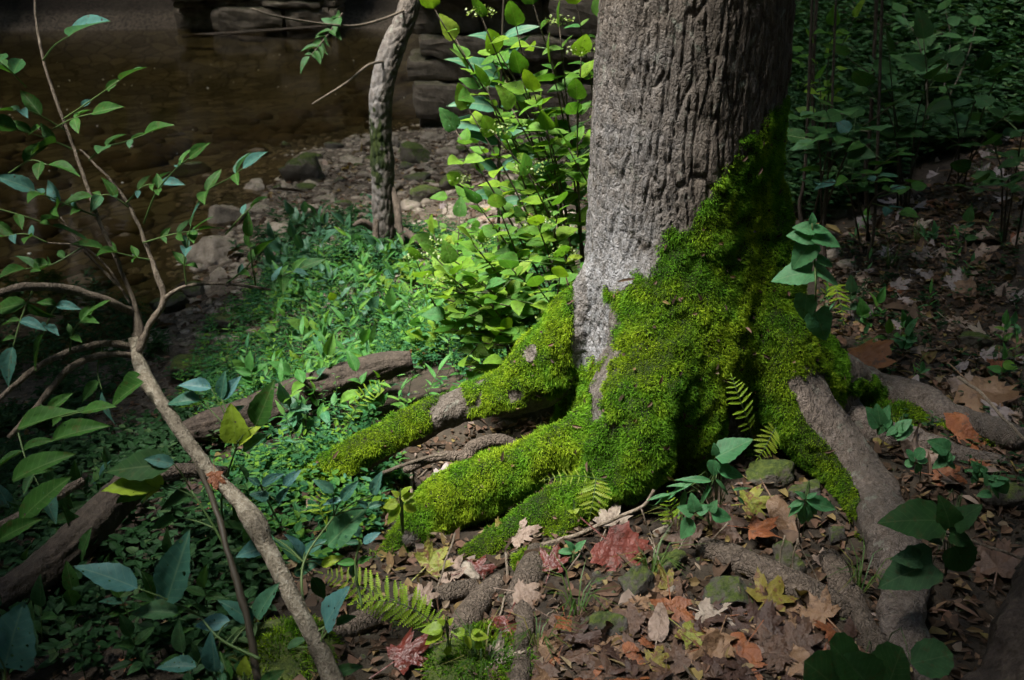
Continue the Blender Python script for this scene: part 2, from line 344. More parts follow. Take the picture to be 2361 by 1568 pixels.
# ------------------------------------------------------------------ the big tree: one blended surface, cut into trunk and roots
AX, AY = 0.478, 2.76
def rp(X, Y, d, rpx, k=.45):
    if d is None:
        g = gp(X, Y); r = rpx / F * (g[1] * CP + (CAM_H - g[2]) * SP); g = gp(X, Y, k * r); return [*g, r]
    return [*at(X, Y, d), px2m(rpx, X, Y, d)]
ROOTS = {
 1: [(1395, 640, 2.70, 62), (1325, 760, 2.74, 80), (1255, 850, 2.77, 88), (1185, 902, 2.78, 74), (1110, 922, 2.77, 54), (1010, 955, 2.75, 46), (890, 1015, 2.73, 46), (780, 1075, 2.70, 46), (680, 1125, 2.66, 36)],
 2: [(1420, 925, 2.46, 48), (1340, 1000, 2.42, 48), (1250, 1052, 2.41, 52), (1150, 1102, 2.40, 58), (1050, 1152, 2.37, 60), (995, 1190, 2.35, 52), (940, 1255, 2.27, 42), (870, 1315, 2.18, 34)],
 3: [(1440, 1010, 2.38, 50), (1365, 1105, 2.33, 48), (1285, 1172, 2.29, 46), (1205, 1222, 2.25, 42), (1130, 1268, 2.2, 36), (1080, 1300, 2.17, 24)],
 4: [(1380, 1110, 2.29, 46), (1325, 1185, 2.24, 42), (1275, 1240, 2.2, 34)],
 5: [(1545, 600, 2.64, 90), (1520, 800, 2.49, 108), (1490, 930, 2.38, 98), (1472, 1020, 2.33, 86), (1462, 1075, 2.30, 62)],
 6: [(1450, 860, 2.54, 64), (1395, 1000, 2.40, 56), (1365, 1080, 2.35, 46)],
 7: [(1640, 600, 2.66, 80), (1624, 820, 2.53, 74), (1612, 930, 2.45, 55), (1606, 1010, 2.42, 38)],
 8: [(1750, 480, 2.76, 60), (1775, 700, 2.66, 84), (1795, 840, 2.59, 93), (1850, 950, 2.52, 92), (1930, 1042, 2.43, 82), (2000, 1135, None, 76), (2050, 1235, None, 72), (2082, 1335, None, 62), (2090, 1425, None, 48), (2110, 1500, None, 36), (2140, 1580, None, 28)],
 9: [(2075, 1330, None, 44), (2062, 1400, None, 40), (2050, 1470, None, 32), (2030, 1530, None, 20)],
 10: [(1850, 870, 2.62, 60), (1925, 945, None, 50), (2010, 990, None, 42), (2100, 1015, None, 36), (2200, 1045, None, 30), (2300, 1065, None, 26)],
 11: [(1830, 780, 2.74, 70), (1920, 850, 2.76, 52), (2020, 893, None, 44), (2110, 920, None, 42), (2200, 965, None, 40), (2330, 1012, None, 34)],
}
VS = .009
B0 = np.array([-.78, 1.62, -.34]); B1 = np.array([1.78, 3.26, 1.62]); dim = np.ceil((B1 - B0) / VS).astype(int)
D = np.full(dim, .5, np.float32); ax = [B0[k] + np.arange(dim[k]) * VS for k in range(3)]
def block(lo, hi):
    i0 = np.clip(np.floor((lo - B0) / VS).astype(int), 0, dim); i1 = np.clip(np.ceil((hi - B0) / VS).astype(int) + 1, 0, dim)
    sl_ = tuple(slice(a, b) for a, b in zip(i0, i1)); return sl_, np.meshgrid(*[ax[k][sl_[k]].astype(np.float32) for k in range(3)], indexing='ij', sparse=True)
def smin(a, b, k):
    h = np.maximum(k - np.abs(a - b), 0) / k; return np.minimum(a, b) - h * h * k * .25
def trunk_R(th, z):
    R = .246 + .012 * np.exp(-(z - .9) ** 2 * 2) - .012 * np.clip(z - 1.0, 0, 3) + .10 * np.exp(-np.clip(z, -.3, 9) / .28) * (z > -1)
    return R * (1 + .028 * np.sin(3 * th + .6) + .02 * np.sin(5 * th + 2.0) + .012 * np.sin(9 * th + z * 2))
sl0, (gx_, gy_, gz_) = block(np.array([AX - .62, AY - .62, -.34]), np.array([AX + .62, AY + .6, 1.7]))
rho = np.hypot(gx_ - AX, gy_ - AY); th = np.arctan2(gy_ - AY, gx_ - AX)
D[sl0] = np.minimum(D[sl0], (rho - trunk_R(th, gz_)).astype(np.float32))
def capsule(sub, p, q):
    X_, Y_, Z_ = sub; ba = q[:3] - p[:3]; L2 = ba @ ba + 1e-9
    h = np.clip(((X_ - p[0]) * ba[0] + (Y_ - p[1]) * ba[1] + (Z_ - p[2]) * ba[2]) / L2, 0, 1)
    return (np.sqrt((X_ - p[0] - ba[0] * h) ** 2 + (Y_ - p[1] - ba[1] * h) ** 2 + (Z_ - p[2] - ba[2] * h) ** 2) - (p[3] + (q[3] - p[3]) * h)).astype(np.float32)
RPATH = {}; RSC = {1: .84, 2: 1.04, 3: 1.0, 4: 1.0, 5: 1.0, 6: 1.0, 7: 1.0, 8: .86, 9: .72, 10: .88, 11: .88}
for k, spec in ROOTS.items():
    C = np.array([rp(*s) for s in spec]); S = spline(C, 6 * len(spec)); S[:, 3] = np.maximum(S[:, 3] * RSC.get(k, .86), .012)
    wob = fbm(S[:, :3] * 5, 2, 40 + k); S[:, 3] *= 1 + .10 * wob
    RPATH[k] = S; m = .11
    lo = (S[:, :3] - S[:, 3:4]).min(0) - m; hi = (S[:, :3] + S[:, 3:4]).max(0) + m
    sR, _sub = block(lo, hi); Dr = np.full(D[sR].shape, .5, np.float32); org = np.array([q.start for q in sR])
    for p, q in zip(S[:-1], S[1:]):
        r = max(p[3], q[3]) + m
        s_, sub = block(np.minimum(p[:3], q[:3]) - r, np.maximum(p[:3], q[:3]) + r)
        if min(D[s_].shape) < 2: continue
        s_ = tuple(slice(max(w.start - o, 0), max(w.stop - o, 0)) for w, o in zip(s_, org)); sh_ = Dr[s_].shape
        c_ = capsule(sub, p, q); Dr[s_] = np.minimum(Dr[s_], c_[:sh_[0], :sh_[1], :sh_[2]])
    D[sR] = smin(D[sR], Dr, {5: .10, 6: .06, 7: .10, 8: .10, 10: .05, 11: .05}.get(k, .035))
def sd(X, Y, D=D):                       # forward distance at which a sight line meets the tree
    r = ray(X, Y); t = np.arange(1.7, 3.6, .005); p = np.array([0, 0, CAM_H]) + t[:, None] * r
    i = np.round((p - B0) / VS).astype(int); ok = ((i >= 0) & (i < dim)).all(1); v = np.full(len(t), 1.0); v[ok] = D[tuple(i[ok].T)]
    k = np.argmax(v < 0); return float(p[k, 1]) if (v < 0).any() else 2.6
CLEFTS = [[(1692, 850, 8, 0), (1692, 910, 26, .0), (1686, 980, 46, .02), (1680, 1060, 52, .02)], [(1347, 880, 8, 0), (1345, 940, 16, 0), (1335, 990, 24, 0)], [(1428, 960, 7, 0), (1416, 1010, 14, 0), (1400, 1060, 20, 0), (1392, 1110, 22, 0)],
  [(1580, 900, 8, 0), (1572, 970, 16, 0), (1563, 1040, 24, 0), (1560, 1090, 26, 0)], [(1350, 1055, 12, 0), (1300, 1096, 20, 0), (1240, 1128, 26, 0), (1150, 1184, 30, 0), (1080, 1235, 30, 0)], [(1300, 1160, 9, 0), (1275, 1200, 13, 0), (1245, 1245, 16, 0)], [(1395, 940, 7, 0), (1350, 985, 12, 0), (1310, 1015, 14, 0)]]
CL = [np.array([[*at(X, Y, sd(X, Y) + dd), px2m(r, X, Y, 2.4)] for X, Y, r, dd in c]) for c in CLEFTS]
PATCH = [(X, Y, sd(X, Y), r) for X, Y, r in ((1035, 935, .085), (1165, 960, .03), (1225, 815, .03), (1310, 960, .08), (945, 1245, .03), (1185, 905, .028))]
for c in CL:
    for p, q in zip(c[:-1], c[1:]):
        r = .17; s_, sub = block(np.minimum(p[:3], q[:3]) - r, np.maximum(p[:3], q[:3]) + r); D[s_] = -smin(-D[s_], capsule(sub, p, q), .035)
def surfnets(D):
    ins = D < 0; nx, ny, nz = D.shape
    c = np.zeros((nx - 1, ny - 1, nz - 1), np.uint8)
    offs = [(a, b, e) for a in (0, 1) for b in (0, 1) for e in (0, 1)]
    for a, b, e in offs: c += ins[a:nx - 1 + a, b:ny - 1 + b, e:nz - 1 + e]
    act = (c > 0) & (c < 8); I = np.argwhere(act); idx = np.full(c.shape, -1, np.int32); idx[act] = np.arange(len(I))
    cd = {o: D[I[:, 0] + o[0], I[:, 1] + o[1], I[:, 2] + o[2]] for o in offs}
    acc = np.zeros((len(I), 3)); cnt = np.zeros(len(I))
    for o in offs:
        for k in range(3):
            if o[k] == 0:
                o2 = tuple(1 if j == k else o[j] for j in range(3)); a, b = cd[o], cd[o2]; m = (a < 0) != (b < 0)
                t = np.where(m, a / np.where(m, a - b, 1), 0); p = np.array(o, float)[None].repeat(len(I), 0); p[:, k] += t
                acc[m] += p[m]; cnt[m] += 1
    V = B0 + (I + acc / cnt[:, None]) * VS
    Qs = []
    for k in range(3):
        u, v = (k + 1) % 3, (k + 2) % 3
        a = ins[tuple(slice(0, -1) if j == k else slice(1, -1) for j in range(3))]; b = ins[tuple(slice(1, None) if j == k else slice(1, -1) for j in range(3))]
        E = np.argwhere(a != b); off = np.array([0 if j == k else 1 for j in range(3)]); E = E + off
        flip = ins[tuple(E.T)]
        eu = np.eye(3, dtype=int)[u]; ev = np.eye(3, dtype=int)[v]
        q = np.stack([idx[tuple((E - eu - ev).T)], idx[tuple((E - ev).T)], idx[tuple(E.T)], idx[tuple((E - eu).T)]], 1)
        q[~flip] = q[~flip][:, ::-1]; Qs.append(q)
    Q = np.vstack(Qs); return V, Q[(Q >= 0).all(1)]
TV, TQ = surfnets(D); del D
def laplace(V, Q, it, lam=.5):
    e = np.vstack([Q[:, [0, 1]], Q[:, [1, 2]], Q[:, [2, 3]], Q[:, [3, 0]]]); deg = np.maximum(np.bincount(e.ravel(), minlength=len(V)), 1).astype(float)
    for _ in range(it):
        s = np.stack([np.bincount(e[:, 0], V[e[:, 1], k], len(V)) + np.bincount(e[:, 1], V[e[:, 0], k], len(V)) for k in range(3)], 1)
        V = V + lam * (s / deg[:, None] - V)
    return V
def subdiv(V, Q):
    e = np.sort(np.vstack([Q[:, [0, 1]], Q[:, [1, 2]], Q[:, [2, 3]], Q[:, [3, 0]]]), 1); key = e[:, 0].astype(np.int64) * len(V) + e[:, 1]
    uq, inv = np.unique(key, return_inverse=True); a, b = uq // len(V), uq % len(V); n, m = len(V), len(Q)
    E = n + inv.reshape(4, m).T; Cn = n + len(uq) + np.arange(m)
    V2 = np.vstack([V, (V[a] + V[b]) / 2, V[Q].mean(1)])
    Q2 = np.vstack([np.c_[Q[:, k], E[:, k], Cn, E[:, (k + 3) % 4]] for k in range(4)])
    return V2, Q2, np.r_[np.arange(n), a, Q[:, 0]]
def vnormals(V, Q):
    fn = np.cross(V[Q[:, 2]] - V[Q[:, 0]], V[Q[:, 3]] - V[Q[:, 1]]); N = np.stack([np.bincount(Q.ravel(), np.repeat(fn[:, k], 4), len(V)) for k in range(3)], 1)
    return N / (np.linalg.norm(N, axis=1)[:, None] + 1e-12)
TV = laplace(TV, TQ, 2); _n0 = vnormals(TV, TQ)
_ok = ~((_n0[TQ][:, :, 1] > .62).all(1) & (TV[TQ][:, :, 1] > AY).all(1)) & (TV[TQ][:, :, 2] > H(TV[TQ][:, :, 0], TV[TQ][:, :, 1]) - .05).any(1); TQ = TQ[_ok]; _u, _inv = np.unique(TQ, return_inverse=True); TV = TV[_u]; TQ = _inv.reshape(TQ.shape)
# which root each vertex belongs to
best = np.hypot(TV[:, 0] - AX, TV[:, 1] - AY) - trunk_R(np.arctan2(TV[:, 1] - AY, TV[:, 0] - AX), TV[:, 2]) - .012; lab = np.zeros(len(TV), int); tpar = np.zeros(len(TV))
for k, S in RPATH.items():
    dk = np.full(len(TV), 9.0); tk = np.zeros(len(TV))
    for j, s in enumerate(S):
        d_ = np.sqrt(((TV - s[:3]) ** 2).sum(1)) - s[3]; m = d_ < dk; dk[m] = d_[m]; tk[m] = j / (len(S) - 1)
    m = dk < best; best[m] = dk[m]; lab[m] = k; tpar[m] = tk[m]
TV, TQ, _par = subdiv(TV, TQ); TV = laplace(TV, TQ, 2); lab = lab[_par]; tpar = tpar[_par]
TN = vnormals(TV, TQ)
# where moss grows
x, y, z = TV.T; nz1 = fbm(TV * 7, 3, 60); nz2 = fbm(TV * 22, 3, 61)
front = 2.50
bz = np.array([at(1700, Yv, front)[2] for Yv in (250, 330, 480, 540, 650, 720, 800, 900, 940, 1100)])[::-1]
bx = np.array([at(Xv, Yv, front)[0] for Xv, Yv in ((1850, 250), (1715, 330), (1640, 480), (1560, 540), (1480, 650), (1408, 720), (1412, 800), (1375, 900), (1320, 945), (1250, 1100))])[::-1]
xb = np.interp(z, bz, bx)
mk = (x - xb) / .05 + nz1 * .9 + nz2 * 1.1                                     # moss on the trunk, right of a ragged slanting line
mk = np.where(y > AY, np.maximum(mk, (x - AX) / .08 - (z - .8) / .1), mk); mk = np.where(z > at(1700, 265, front)[2], -2 + nz2, mk)
moss = np.clip(mk * .5 + .5, 0, 1)
def near(X, Y, d, r): return np.sqrt(((TV - at(X, Y, d)) ** 2).sum(1)) / r
full = np.clip((TN[:, 2] + .38 + .3 * nz1 + .25 * nz2) / .2, 0, 1)
for k in (2, 3, 4, 5, 6, 7): moss = np.where(lab == k, np.maximum(moss, np.clip(.95 + .6 * nz2 + .3 * nz1 + np.clip(TN[:, 2] + .5, -.5, .3), 0, 1)), moss)
moss = np.where(np.isin(lab, (5, 6, 7)) & (z > .20), np.minimum(moss, np.clip(mk * .5 + .5, 0, 1)), moss)
moss = np.where(lab == 1, full, moss)
moss = np.where((lab == 1) & (x > at(1322, 800, 2.6)[0] + .012 * nz2), np.minimum(moss, .1), moss)
for X, Y, d, r in PATCH:
    moss = np.where(np.isin(lab, (2,) if X == 945 else (1,)), np.minimum(moss, np.clip((near(X, Y, d, r) - .75 + .8 * nz2 + .5 * nz1) / .4, 0, 1)), moss)
b8 = np.clip((.46 - tpar + .05 * nz1 + .05 * nz2 + np.clip(-(TN[:, 0] * .8 + TN[:, 2] * .5) - .15, -.2, .13)) / .06, 0, 1)
moss = np.where(lab == 8, b8, moss); moss = np.where(lab == 9, 0, moss)
low = np.clip((-TN[:, 2] + .15 + .5 * nz1 + .4 * nz2) / .2, 0, 1)
moss = np.where(lab == 11, np.maximum(low * (tpar < .95), np.clip((.22 - tpar + .05 * nz2) / .05, 0, 1)), moss)
moss = np.where(lab == 10, np.maximum(.9 * np.clip((.16 - tpar + .06 * nz1) / .05, 0, 1), np.clip((nz1 + nz2 * .6 - .35) / .2, 0, 1)), moss)
moss = np.where((lab == 0) & (z < .22) & (x > .45), np.maximum(moss, .9 + .3 * nz2), moss)
dcl = np.min([np.sqrt(((TV - q[:3]) ** 2).sum(1)) - q[3] * 1.1 for c in CL[:2] for q in spline(c, 12)], 0); moss = np.where(dcl < .0, np.minimum(moss, .30), moss)
lichen = np.clip(1.15 - np.abs(x - at(1375, 800, 2.5)[0] - .10 * np.clip(z - .4, 0, 1)) / .17, 0, 1) * sst(1.35, .30, z) + .35 * np.clip(nz1, 0, 1) * sst(.50, .36, x)
lichen = np.where(lab == 0, lichen, np.where(lab == 1, lichen * .5, .1))
# bark relief
thv = np.arctan2(y - AY, x - AX); s_ = thv * .275
wz = .035 * fbm(np.c_[s_ * 6, z * 2.5, z * 0], 3, 70); ws = .03 * fbm(np.c_[s_ * 8, z * 3, z * 0 + 4], 3, 71)
e1, c1 = vor2((s_ + ws) / .024, (z + wz) / .22, 3); e2, c2 = vor2((s_ + ws * .8) / .020, (z + wz) / .055, 9)
sm = sst(.46, .26, x)                                                            # the left side carries a finer, flaky bark
fis = sst(.0, .16, e1); fine = sst(0, .25, e2)
rel_t = (-.0105 * (1 - fis) * (1 - .45 * sm) + .005 * (c1 - .5) - .003 * (1 - fine) * (.35 + .65 * sm) + .004 * (c2 - .5) + .004 * fbm(np.c_[s_ * 40, z * 14, z * 0], 4, 75) + .003 * nz2)
rel_r = .009 * fbm(TV * 28, 4, 80, .6) + .013 * fbm(TV * 8, 3, 81)
rel = np.where(lab == 0, rel_t, rel_r)
pad = .003 + .013 * fbm(TV * 11, 3, 90) + .011 * fbm(TV * 34, 3, 91)
mm = sst(.35, .65, moss); TV = TV + TN * (rel * (1 - mm) + pad * mm)[:, None]
TN = vnormals(TV, TQ)
big_tree = thing('maple_tree', (AX, AY, 0), 'large tree with ridged grey bark and moss-covered spreading roots', 'tree')
flab = lab[TQ]; fl = np.array([0] * len(TQ)); fl = np.where((flab[:, 0] == flab[:, 1]) | (flab[:, 0] == flab[:, 2]), flab[:, 0], flab[:, 3])
for k in sorted(set(fl.tolist())):
    q = TQ[fl == k]; u, inv = np.unique(q, return_inverse=True)
    me = mesh('trunk' if k == 0 else 'root', TV[u], inv.reshape(q.shape), M_BARK2 if k >= 8 else M_BARK, {'moss': moss[u], 'lichen': lichen[u]})
    me.normals_split_custom_set_from_vertices([tuple(v) for v in TN[u]])
    link('trunk' if k == 0 else 'root', me, big_tree)
# upper trunk above the frame, so that the tree goes on
zz = np.linspace(1.60, 9, 26); tv, tq = tube(np.c_[AX + .05 * np.sin(zz * .5) - .05 * math.sin(.8), np.full(26, AY), zz], .262 - .018 * (zz - 1.6), 28, False)
me = mesh('upper_trunk', tv, tq, M_BARK, {'moss': np.zeros(len(tv)), 'lichen': np.zeros(len(tv))}); link('upper_trunk', me, big_tree)
# moss shoots
def face_samples(V, Q, w, n):
    a = np.linalg.norm(np.cross(V[Q[:, 2]] - V[Q[:, 0]], V[Q[:, 3]] - V[Q[:, 1]]), axis=1) * w
    f = RNG.choice(len(Q), n, p=a / a.sum()); u, v = RNG.random(n), RNG.random(n); q = Q[f]
    P = V[q[:, 0]] * ((1 - u) * (1 - v))[:, None] + V[q[:, 1]] * (u * (1 - v))[:, None] + V[q[:, 2]] * (u * v)[:, None] + V[q[:, 3]] * ((1 - u) * v)[:, None]
    return P, f
vis = np.clip(.35 - TN[:, 1] * .65 + .3 * TN[:, 2], .12, 1) * (TV[:, 2] > H(TV[:, 0], TV[:, 1]) - .02)
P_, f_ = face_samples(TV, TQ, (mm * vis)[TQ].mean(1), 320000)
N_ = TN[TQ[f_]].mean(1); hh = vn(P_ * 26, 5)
V_, Q_, r_ = moss_blades(P_, N_, .0085 + .005 * hh + .003 * (lab[TQ[f_][:, 0]] == 2), .0011, np.clip(.5 + .25 * hh + .28 * (lab[TQ[f_][:, 0]] == 2) - .12 * (lab[TQ[f_][:, 0]] == 8) + RNG.normal(0, .2, len(P_)), 0, 1))  # paler on the front-left root: its brighter light is put into colour
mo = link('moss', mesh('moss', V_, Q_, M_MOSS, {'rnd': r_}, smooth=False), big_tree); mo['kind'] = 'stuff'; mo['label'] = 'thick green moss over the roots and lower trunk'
# roots that surface again further out
def bark_tube(spec, seed, seg=22, n=60, amp=.10, k=.35):
    S = spline(np.array([rp(*s, k) for s in spec]), n); S[:, 3] *= 1 + .16 * fbm(S[:, :3] * 9, 2, seed); S[0, 3] *= .5; S[-1, 3] *= .5
    S[:, :3] += .3 * S[:, 3:4] * np.stack([fbm(S[:, :3] * 4, 2, seed + 50 + j) for j in range(3)], 1)
    V, Q = tube(S[:, :3], S[:, 3], seg); c = np.vstack([np.repeat(S[:, :3], seg, 0), S[:1, :3], S[-1:, :3]]); d = V - c
    V = c + d * (1 + amp * fbm(V * 30, 3, seed + 9) + amp * fbm(V * 8, 2, seed + 3))[:, None]
    return V, Q
for j, spec in enumerate((
    [(1610, 1258, None, 26), (1680, 1283, None, 36), (1760, 1318, None, 36), (1850, 1360, None, 37), (1925, 1395, None, 32), (1980, 1420, None, 16)],
    [(1915, 1292, None, 26), (1952, 1365, None, 33), (1985, 1430, None, 30), (2030, 1505, None, 33), (2080, 1580, None, 32)],
    [(1240, 1262, None, 24), (1218, 1320, None, 36), (1190, 1375, None, 30), (1206, 1430, None, 25), (1200, 1500, None, 26), (1192, 1600, None, 26)],
    [(1160, 1330, None, 16), (1110, 1390, None, 34), (1070, 1450, None, 30), (1040, 1490, None, 14)],
    [(1100, 1352, None, 20), (1030, 1375, None, 26), (930, 1408, None, 26), (840, 1435, None, 28), (740, 1470, None, 24)],
    [(1300, 1130, 2.62, 14), (1180, 1020, 2.62, 14), (1100, 1025, 2.62, 17), (1075, 1050, 2.60, 17), (1010, 1052, 2.6, 12), (930, 1085, 2.58, 10)])):
    V, Q = bark_tube(spec, 300 + 7 * j); link('root', mesh('root', V, Q, M_ROOT), big_tree)
# ------------------------------------------------------------------ crowns added out of frame to darken the edges, round one light gap
def leaf_quads(P, T, N, L, W, rnd, fold=.12):
    n = len(P); T = T / (np.linalg.norm(T, axis=1)[:, None] + 1e-9); X = np.cross(T, N); X /= np.linalg.norm(X, axis=1)[:, None] + 1e-9; Nn = np.cross(X, T)
    L = np.broadcast_to(L, (n,))[:, None]; W = np.broadcast_to(W, (n,))[:, None]
    V = np.empty((n, 6, 3)); mid = P + T * L * .5 - Nn * L * .03
    V[:, 0] = P; V[:, 1] = P + T * L * .32 - X * W * .5 + Nn * fold * W; V[:, 2] = P + T * L * .72 - X * W * .36 + Nn * fold * W * .6 - Nn * L * .04
    V[:, 3] = P + T * L - Nn * L * .10; V[:, 4] = P + T * L * .72 + X * W * .36 + Nn * fold * W * .6 - Nn * L * .04; V[:, 5] = P + T * L * .32 + X * W * .5 + Nn * fold * W
    b = np.arange(n)[:, None] * 6
    Q = np.vstack([b + np.array([[0, 1, 2, 3]]), b + np.array([[0, 3, 4, 5]])])
    return V.reshape(-1, 3), Q, np.repeat(rnd, 6)
M_CROWN = leaf_mat('crown_leaf', [(0, (.03, .06, .012)), (1, (.07, .12, .025))], .3, src='attr')
def rdir(n, up=.0): 
    d = RNG.normal(0, 1, (n, 3)); d[:, 2] += up; return d / np.linalg.norm(d, axis=1)[:, None]
GAP_C, GAP_R = np.array([-.14, 4.8]), np.array([1.14, 3.0])
def gap(P, f=1.0):
    g = P[:, :2] - np.array(SUN_TO)[None, :2] * (P[:, 2] / SUN_TO.z)[:, None]
    q = (np.abs((g - GAP_C) / (GAP_R * f)) ** 3.6).sum(1) ** (1 / 3.6)
    return np.maximum(q, 1 + (-.80 - (g[:, 1] - 2.3) * .45 - g[:, 0]) / .8)
NEIGH = [((-3.9, .1), 'unseen slim tree added on the near bank to shade the stream side'), ((-3.0, -2.6), 'unseen shade tree added behind the viewpoint at the water side'), ((1.72, 1.30), 'dark tree whose buttress fills the lower corner of the bank'), ((4.6, 3.2), 'unseen shade tree added uphill of the leafy path'), ((.8, -3.4), 'unseen shade tree added behind the viewpoint on the bank')]  # all but the corner tree are unseen, added for their shade
nC = 62000
P_ = np.c_[RNG.uniform(-15, 7.5, nC), RNG.uniform(-6, 20, nC), RNG.uniform(4.4, 7.4, nC)]
P_ = P_[(gap(P_) > 1 + RNG.normal(0, .07, nC)) & (P_[:, 2] < 8.2 - .02 * np.maximum(P_[:, 0], 0) ** 2)]
P_ = P_[~((P_[:, 1] < -1.0) & (P_[:, 0] > -3.0) & (P_[:, 0] < 3.0) & (RNG.random(len(P_)) < .75))]
keep = np.where((P_[:, 0] > .8) & (P_[:, 1] > 2), .5, np.where((P_[:, 0] > 2.2) & (P_[:, 1] < 2), .4, 1.0)) > RNG.random(len(P_)); P_ = P_[keep]
nL = 9000; Gq = np.c_[RNG.uniform(-3.4, 3.4, nL), RNG.uniform(-1.2, 6, nL)]; Zq = RNG.uniform(2.7, 3.9, nL); Lq = np.c_[Gq + np.array(SUN_TO)[None, :2] * (Zq / SUN_TO.z)[:, None], Zq]
Lq = Lq[(gap(Lq) > 1.04) & (np.hypot(Lq[:, 0], Lq[:, 1]) > 1.0) & ~((Gq[:, 0] > .9) & (Gq[:, 1] > 2.2) & (RNG.random(nL) < .85))]; P_ = np.vstack([P_, Lq])     # low boughs added round the gap to darken the near ground
own = np.argmin(np.stack([np.hypot(P_[:, 0] - AX, P_[:, 1] - AY - 3) ] + [np.hypot(P_[:, 0] - b[0], P_[:, 1] - b[1]) for b, _ in NEIGH], 1), 1)
def crown(P, parent, L=.30):
    n = len(P); V, Q, r = leaf_quads(P, rdir(n, -.3), rdir(n, 1.2), L * RNG.uniform(.7, 1.2, n), L * .62, RNG.random(n)); o = link('crown', mesh('crown', V, Q, M_CROWN, {'rnd': r}, smooth=False), parent)
    return o
crown(P_[own == 0], big_tree)
for j, (b, lb) in enumerate(NEIGH):
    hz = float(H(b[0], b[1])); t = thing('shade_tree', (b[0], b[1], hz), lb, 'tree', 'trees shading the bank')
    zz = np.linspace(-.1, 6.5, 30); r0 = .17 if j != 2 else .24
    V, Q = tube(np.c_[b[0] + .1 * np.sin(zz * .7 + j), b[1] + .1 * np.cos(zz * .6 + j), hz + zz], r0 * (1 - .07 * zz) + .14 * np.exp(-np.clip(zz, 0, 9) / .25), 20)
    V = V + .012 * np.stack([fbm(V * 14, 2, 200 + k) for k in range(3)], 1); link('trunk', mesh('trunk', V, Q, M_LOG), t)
    if j == 2:
        S = spline(np.array([[*at(2720, 1150, 1.62), .17], [*at(2580, 1330, 1.52), .15], [*at(2480, 1480, 1.42), .13], [*at(2370, 1640, 1.33), .10], [*at(2250, 1800, 1.26), .06]]), 90)
        V, Q = tube(S[:, :3], S[:, 3], 60); V = V + .035 * np.stack([fbm(V * 9, 4, 210 + k, .65) for k in range(3)], 1); link('root', mesh('root', V, Q, M_LOG), t)
    for k in range(4):
        a = 2 * math.pi * (k + .3 * j) / 4; e = np.array([b[0] + 2.2 * math.cos(a), b[1] + 2.2 * math.sin(a), hz + 6.3]); s = np.array([b[0], b[1], hz + 4.2])
        if gap(e[None])[0] < 1.15: continue
        V, Q = tube(spline(np.c_[np.vstack([s, (s + e) / 2 + [0, 0, -.2], e]), [.06, .04, .015]], 10)[:, :3], np.linspace(.06, .012, 10), 7); link('limb', mesh('limb', V, Q, M_LOG), t)
    if (own == j + 1).any(): crown(P_[own == j + 1], t)
# ------------------------------------------------------------------ leaf shapes
SHAPES = {  # half-width along the blade (0..1), width/length, fold, droop
 'ovate': (lambda v: np.sin(np.pi * np.clip(v, 0, 1) ** .78) ** .9 * (1 - .25 * v), .50, .27, .12),
 'broad': (lambda v: np.sin(np.pi * np.clip(v, 0, 1) ** .62) ** .72 * (1 - .22 * v), .74, .10, .12),
 'heart': (lambda v: np.sin(np.pi * np.clip(v * .96 + .04, 0, 1) ** .52) ** .8, .80, .12, .14),
 'obovate': (lambda v: np.sin(np.pi * np.clip(v, 0, 1) ** 1.05) ** .85, .50, .14, .08),
 'lance': (lambda v: np.sin(np.pi * np.clip(v, 0, 1) ** .7) ** .9, .21, .12, .22),
 'round': (lambda v: np.sqrt(np.clip(1 - (2 * v - 1) ** 2, 0, 1)), .95, .08, .06),
}
_lib = {}
def leaf_mesh(shape, mat, var):
    key = (shape, mat.name, var)
    if key in _lib: return _lib[key]
    w, asp, fold, droop = SHAPES[shape]; r = np.random.default_rng(hash(shape) % 999 + var * 31) if False else np.random.default_rng(len(shape) * 77 + var * 31)
    NV = 13 if shape != 'round' else 11; vs = np.linspace(0, 1, NV); us = np.array([-1, -.5, 0, .5, 1.])
    fold *= r.uniform(.5, 1.7); droop *= r.uniform(.4, 2.2); tw = r.normal(0, .12); ph = r.uniform(0, 6); bend = r.normal(0, .07)
    V, UV = [], []
    for k, v in enumerate(vs):
        hw = float(w(v)) * asp * .5; ser = 1 + (.045 if k % 2 else -.035) * (0 < k < NV - 1)
        if shape == 'heart' and k == 0: hw = asp * .30
        for u in us:
            e = ser if abs(u) == 1 else 1; X_ = u * hw * e
            yb = v - (.09 * abs(u) if shape == 'heart' and k <= 1 else 0)
            Z_ = abs(u) * hw * fold * 2 - droop * v * v + .02 * math.sin(7 * v + ph + 2 * u) * abs(u) + tw * u * hw * v
            V.append((X_ + bend * v * v, yb, Z_)); UV.append((.5 + u * hw, v))
    Fc = []
    for k in range(NV - 1):
        for c in range(4):
            a = k * 5 + c; Fc.append((a, a + 1, a + 6, a + 5))
    me = mesh('leaf_' + shape, np.array(V), Fc, mat, uv=np.array(UV)); _lib[key] = me; return me
def put_leaf(parent, b, t, n, L, shape, mat, wid=1.0, name='leaf', var=None):
    return link(name, leaf_mesh(shape, mat, random.randrange(5) if var is None else var), parent, frame(b, t, n, L * wid, L, L))
